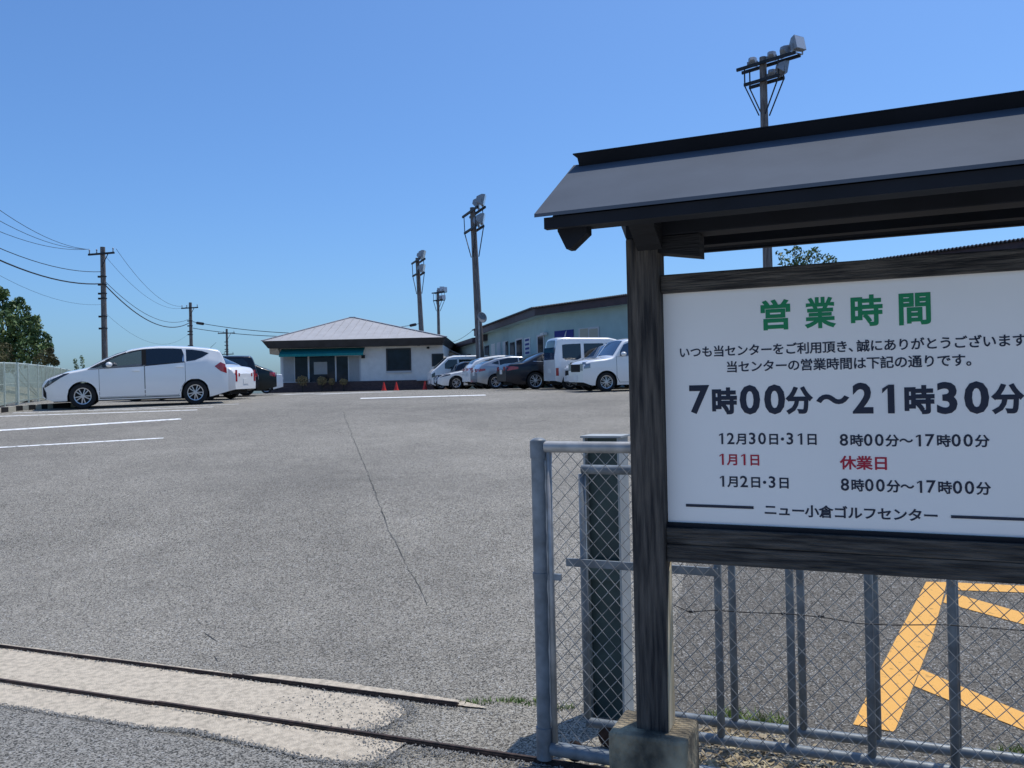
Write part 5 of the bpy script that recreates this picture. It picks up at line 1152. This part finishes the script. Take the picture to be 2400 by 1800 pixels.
# left row beyond the estate car
GL = 'cars parked beyond the estate car'
def pos_from_rear(px, Y, axis, L, Wd):     # px of the near rear corner; axis front -> rear
    a = np.array(axis) / np.linalg.norm(axis); b = np.array([a[1], -a[0]])
    p = at(px, 905, Y)[:2]; return p - a * L / 2 - b * Wd / 2
LA2 = np.array([math.cos(R_(-9)), math.sin(R_(-9))])
wl_ = Car(4.2, 1.69, 1.43, [(0, .55), (.06, .7), (.9, .88), (1.3, .98), (1.8, 1.25), (2.2, 1.41), (2.6, 1.43), (3.1, 1.39), (3.5, 1.20), (3.72, 1.08), (4.05, 1.03), (4.16, .92), (4.2, .75)], [(0, .6), (1.2, .9), (4.2, .95)], (.85, 3.3), .30, tum=.2, rc=.09)
make_car('saloon_car', 'white saloon behind the estate car, showing tall red tail lights', 'car', wl_, WHITE, pos_from_rear(546, 25.6, LA2, 4.2, 1.69), LA2, False, windows=((UL((1.5, 1.0), (3.3, 1.02)), UL((1.5, 1.01), (1.95, 1.3), (2.9, 1.3), (3.3, 1.12))),), wind=(1.35, 2.1, .95, .9), rearw=(3.12, 3.66, .9, .94), group=GL,
    rearpanel=((-.66, -.55, .56, .92, TAIL, 'tail_light'), (.55, .66, .56, .92, TAIL, 'tail_light'), (-.46, -.38, .72, .82, TAIL, 'reversing_light'), (.38, .46, .72, .82, TAIL, 'reversing_light')), plate_r=.48)
mv = Car(4.6, 1.70, 1.50, [(0, .6), (.06, .72), (.5, .85), (.95, .95), (1.5, 1.28), (1.9, 1.46), (2.4, 1.50), (4.0, 1.48), (4.35, 1.47), (4.42, 1.43), (4.50, 1.15), (4.57, .9), (4.6, .65)], [(0, .65), (1.2, .9), (4.6, .92)], (.9, 3.7), .32, tum=.14, rc=.09)
LA3 = np.array([math.cos(R_(17)), math.sin(R_(17))])
make_car('hatchback', 'black hatchback with a roof spoiler behind the white saloon', 'car', mv, BLACK, pos_from_rear(606, 29.5, LA3, 4.6, 1.7), LA3, False, windows=((UL((1.3, .96), (2.3, .96)), UL((1.3, .98), (1.7, 1.24), (2.3, 1.35))), (UL((2.35, .96), (4.25, .98)), UL((2.35, 1.35), (4.1, 1.34), (4.25, 1.2)))), wind=(1.0, 1.85, .95, .9), rearw=(4.44, 4.55, .9, .92), tails=((UL((4.42, .7), (4.57, .7)), UL((4.42, .82), (4.57, .82))),), group=GL)
dg = sedan(4.5, 1.40, 1.70)
make_car('saloon_car', 'dark green saloon whose boot sticks out right of the black hatchback', 'car', dg, DGREEN, pos_from_rear(649, 31.5, LA3, 4.5, 1.7), LA3, False, windows=sedan_win(4.5, 1.40), wind=(1.42, 2.2, .96, .9), rearw=(3.5, 4.15, .88, .94), tails=((UL((4.25, .74), (4.46, .70)), UL((4.25, .88), (4.46, .86))),), group=GL, rearpanel=((-.62, -.35, .70, .86, TAIL, 'tail_light'), (.35, .62, .70, .86, TAIL, 'tail_light')))
kt = Car(3.4, 1.475, 1.35, [(0, .8), (.1, 1.1), (.5, 1.33), (1.3, 1.35), (1.45, .98), (3.38, .96), (3.4, .7)], [(0, .8), (3.4, 1.0)], (.55, 2.6), .27, tum=.08, rc=.05, sm=.02)
make_car('pickup_truck', 'small pale pickup with its tail showing beside the clubhouse corner', 'truck', kt, WHITE, pos_from_rear(664, 41, LA3, 3.4, 1.475), LA3, False, windows=((UL((.35, .9), (1.15, .9)), UL((.35, 1.0), (.5, 1.24), (1.15, 1.25))),), group=GL, rearpanel=((-.6, .6, .55, .68, DGREEN, 'tail_board'),))

# ------------------------------------------------------------------ small growth and litter on the ground
def grass(name, spots, k, h, m, kind='stuff', wid=.006, lab=None):
    m_ = MB()
    for (x, y, r) in spots:
        for _ in range(k):
            a = rng.uniform(0, 2 * math.pi); d = r * math.sqrt(rng.uniform()); px, py = x + math.cos(a) * d * 1.6, y + math.sin(a) * d * .6
            z = hz(px, py); hh = h * rng.uniform(.4, 1.2); b = rng.uniform(0, 2 * math.pi); w_ = wid * rng.uniform(.6, 1.3); t = rng.normal(0, .5 * hh, 2)
            m_.poly([(px - w_ * math.cos(b), py - w_ * math.sin(b), z), (px + w_ * math.cos(b), py + w_ * math.sin(b), z), (px + t[0], py + t[1], z + hh)])
    o = m_.build(name, m); o['kind'] = kind
    return o
sps = [(*G0(1120, 1647), .06), (*G0(1255, 1648), .07), (*G0(1200, 1643), .05), (*G0(1310, 1660), .05)]
grass('grass', sps, 90, .022, GRASSM, wid=.004)
grass('grass', [(*G0(1765, 1690), .10), (*G0(1790, 1700), .07), (*G0(1700, 1680), .06), (*G0(2385, 1770), .08)], 130, .045, GRASSM, wid=.004)
def litter(spots, k):
    m_ = MB()
    for (x, y, rx, ry) in spots:
        for _ in range(k):
            px, py = x + rng.normal(0, rx), y + rng.normal(0, ry); z = hz(px, py) + .006 + rng.uniform(0, .012); a = rng.uniform(0, 6.28); l = rng.uniform(.008, .03); w_ = rng.uniform(.003, .010)
            u = np.array([math.cos(a), math.sin(a), rng.normal(0, .25)]) * l; v = np.array([-math.sin(a), math.cos(a), rng.normal(0, .25)]) * w_
            p = np.array([px, py, z]); m_.poly([p - u, p + v, p + u, p - v])
    o = m_.build('dry_leaves', DRY); o['kind'] = 'stuff'
litter([(*qs(s_, q_), .12, .05) for s_, q_ in ((.1, .45), (.3, .5), (.45, .55), (.25, .62), (.6, .6), (.2, .75), (.9, .62), (1.2, .6), (-.1, .4), (.1, .3), (.4, .32), (.8, .4), (.15, .85))], 130)

# loose grit lying along the broken edges of the concrete and in front of the rail
GRIT = mat('grit', (.10, .098, .09), .95, col2=(.42, .40, .36), scale=70, detail=2)
def grit(pts, k, spread):
    m_ = MB()
    for (a, b) in pts:
        for _ in range(k):
            s_, q_ = a + rng.normal(0, .05), b + rng.normal(0, spread); x, y = ra(s_, q_); r_ = rng.uniform(.0018, .0065); z = hz(x, y) + .006 + r_ * .5
            t = rng.uniform(0, 6.28); c_, d_ = math.cos(t) * r_, math.sin(t) * r_
            m_.add([(x + c_, y + d_, z), (x - d_ * .8, y + c_ * .8, z), (x - c_, y - d_, z), (x + d_ * .7, y - c_ * .7, z), (x, y, z + r_ * .8)], [(0, 1, 4), (1, 2, 4), (2, 3, 4), (3, 0, 4)])
    o = m_.build('gravel', GRIT); o['kind'] = 'stuff'
ne = [(np.interp(t, range(len(near_edge)), [p[0] for p in near_edge]), np.interp(t, range(len(near_edge)), [p[1] for p in near_edge])) for t in np.linspace(0, len(near_edge) - 1, 90)]
grit(ne, 42, .012)
grit([(a, qm + b * f) for a, b in cap for f in (-1, 1)], 70, .014)
grit([(x, RQ1 - .028) for x in np.linspace(-3.8, .2, 80)], 14, .008)
grit([(x, RQ2 - .028) for x in np.linspace(-4.4, -.9, 70)], 12, .008)
grit([(endl - rng.uniform(0, .7), qm + rng.uniform(-.18, .18)) for _ in range(60)], 8, .05)
grit([(endl + rng.uniform(0, 1.2), RQ1 - .06) for _ in range(40)], 22, .03)
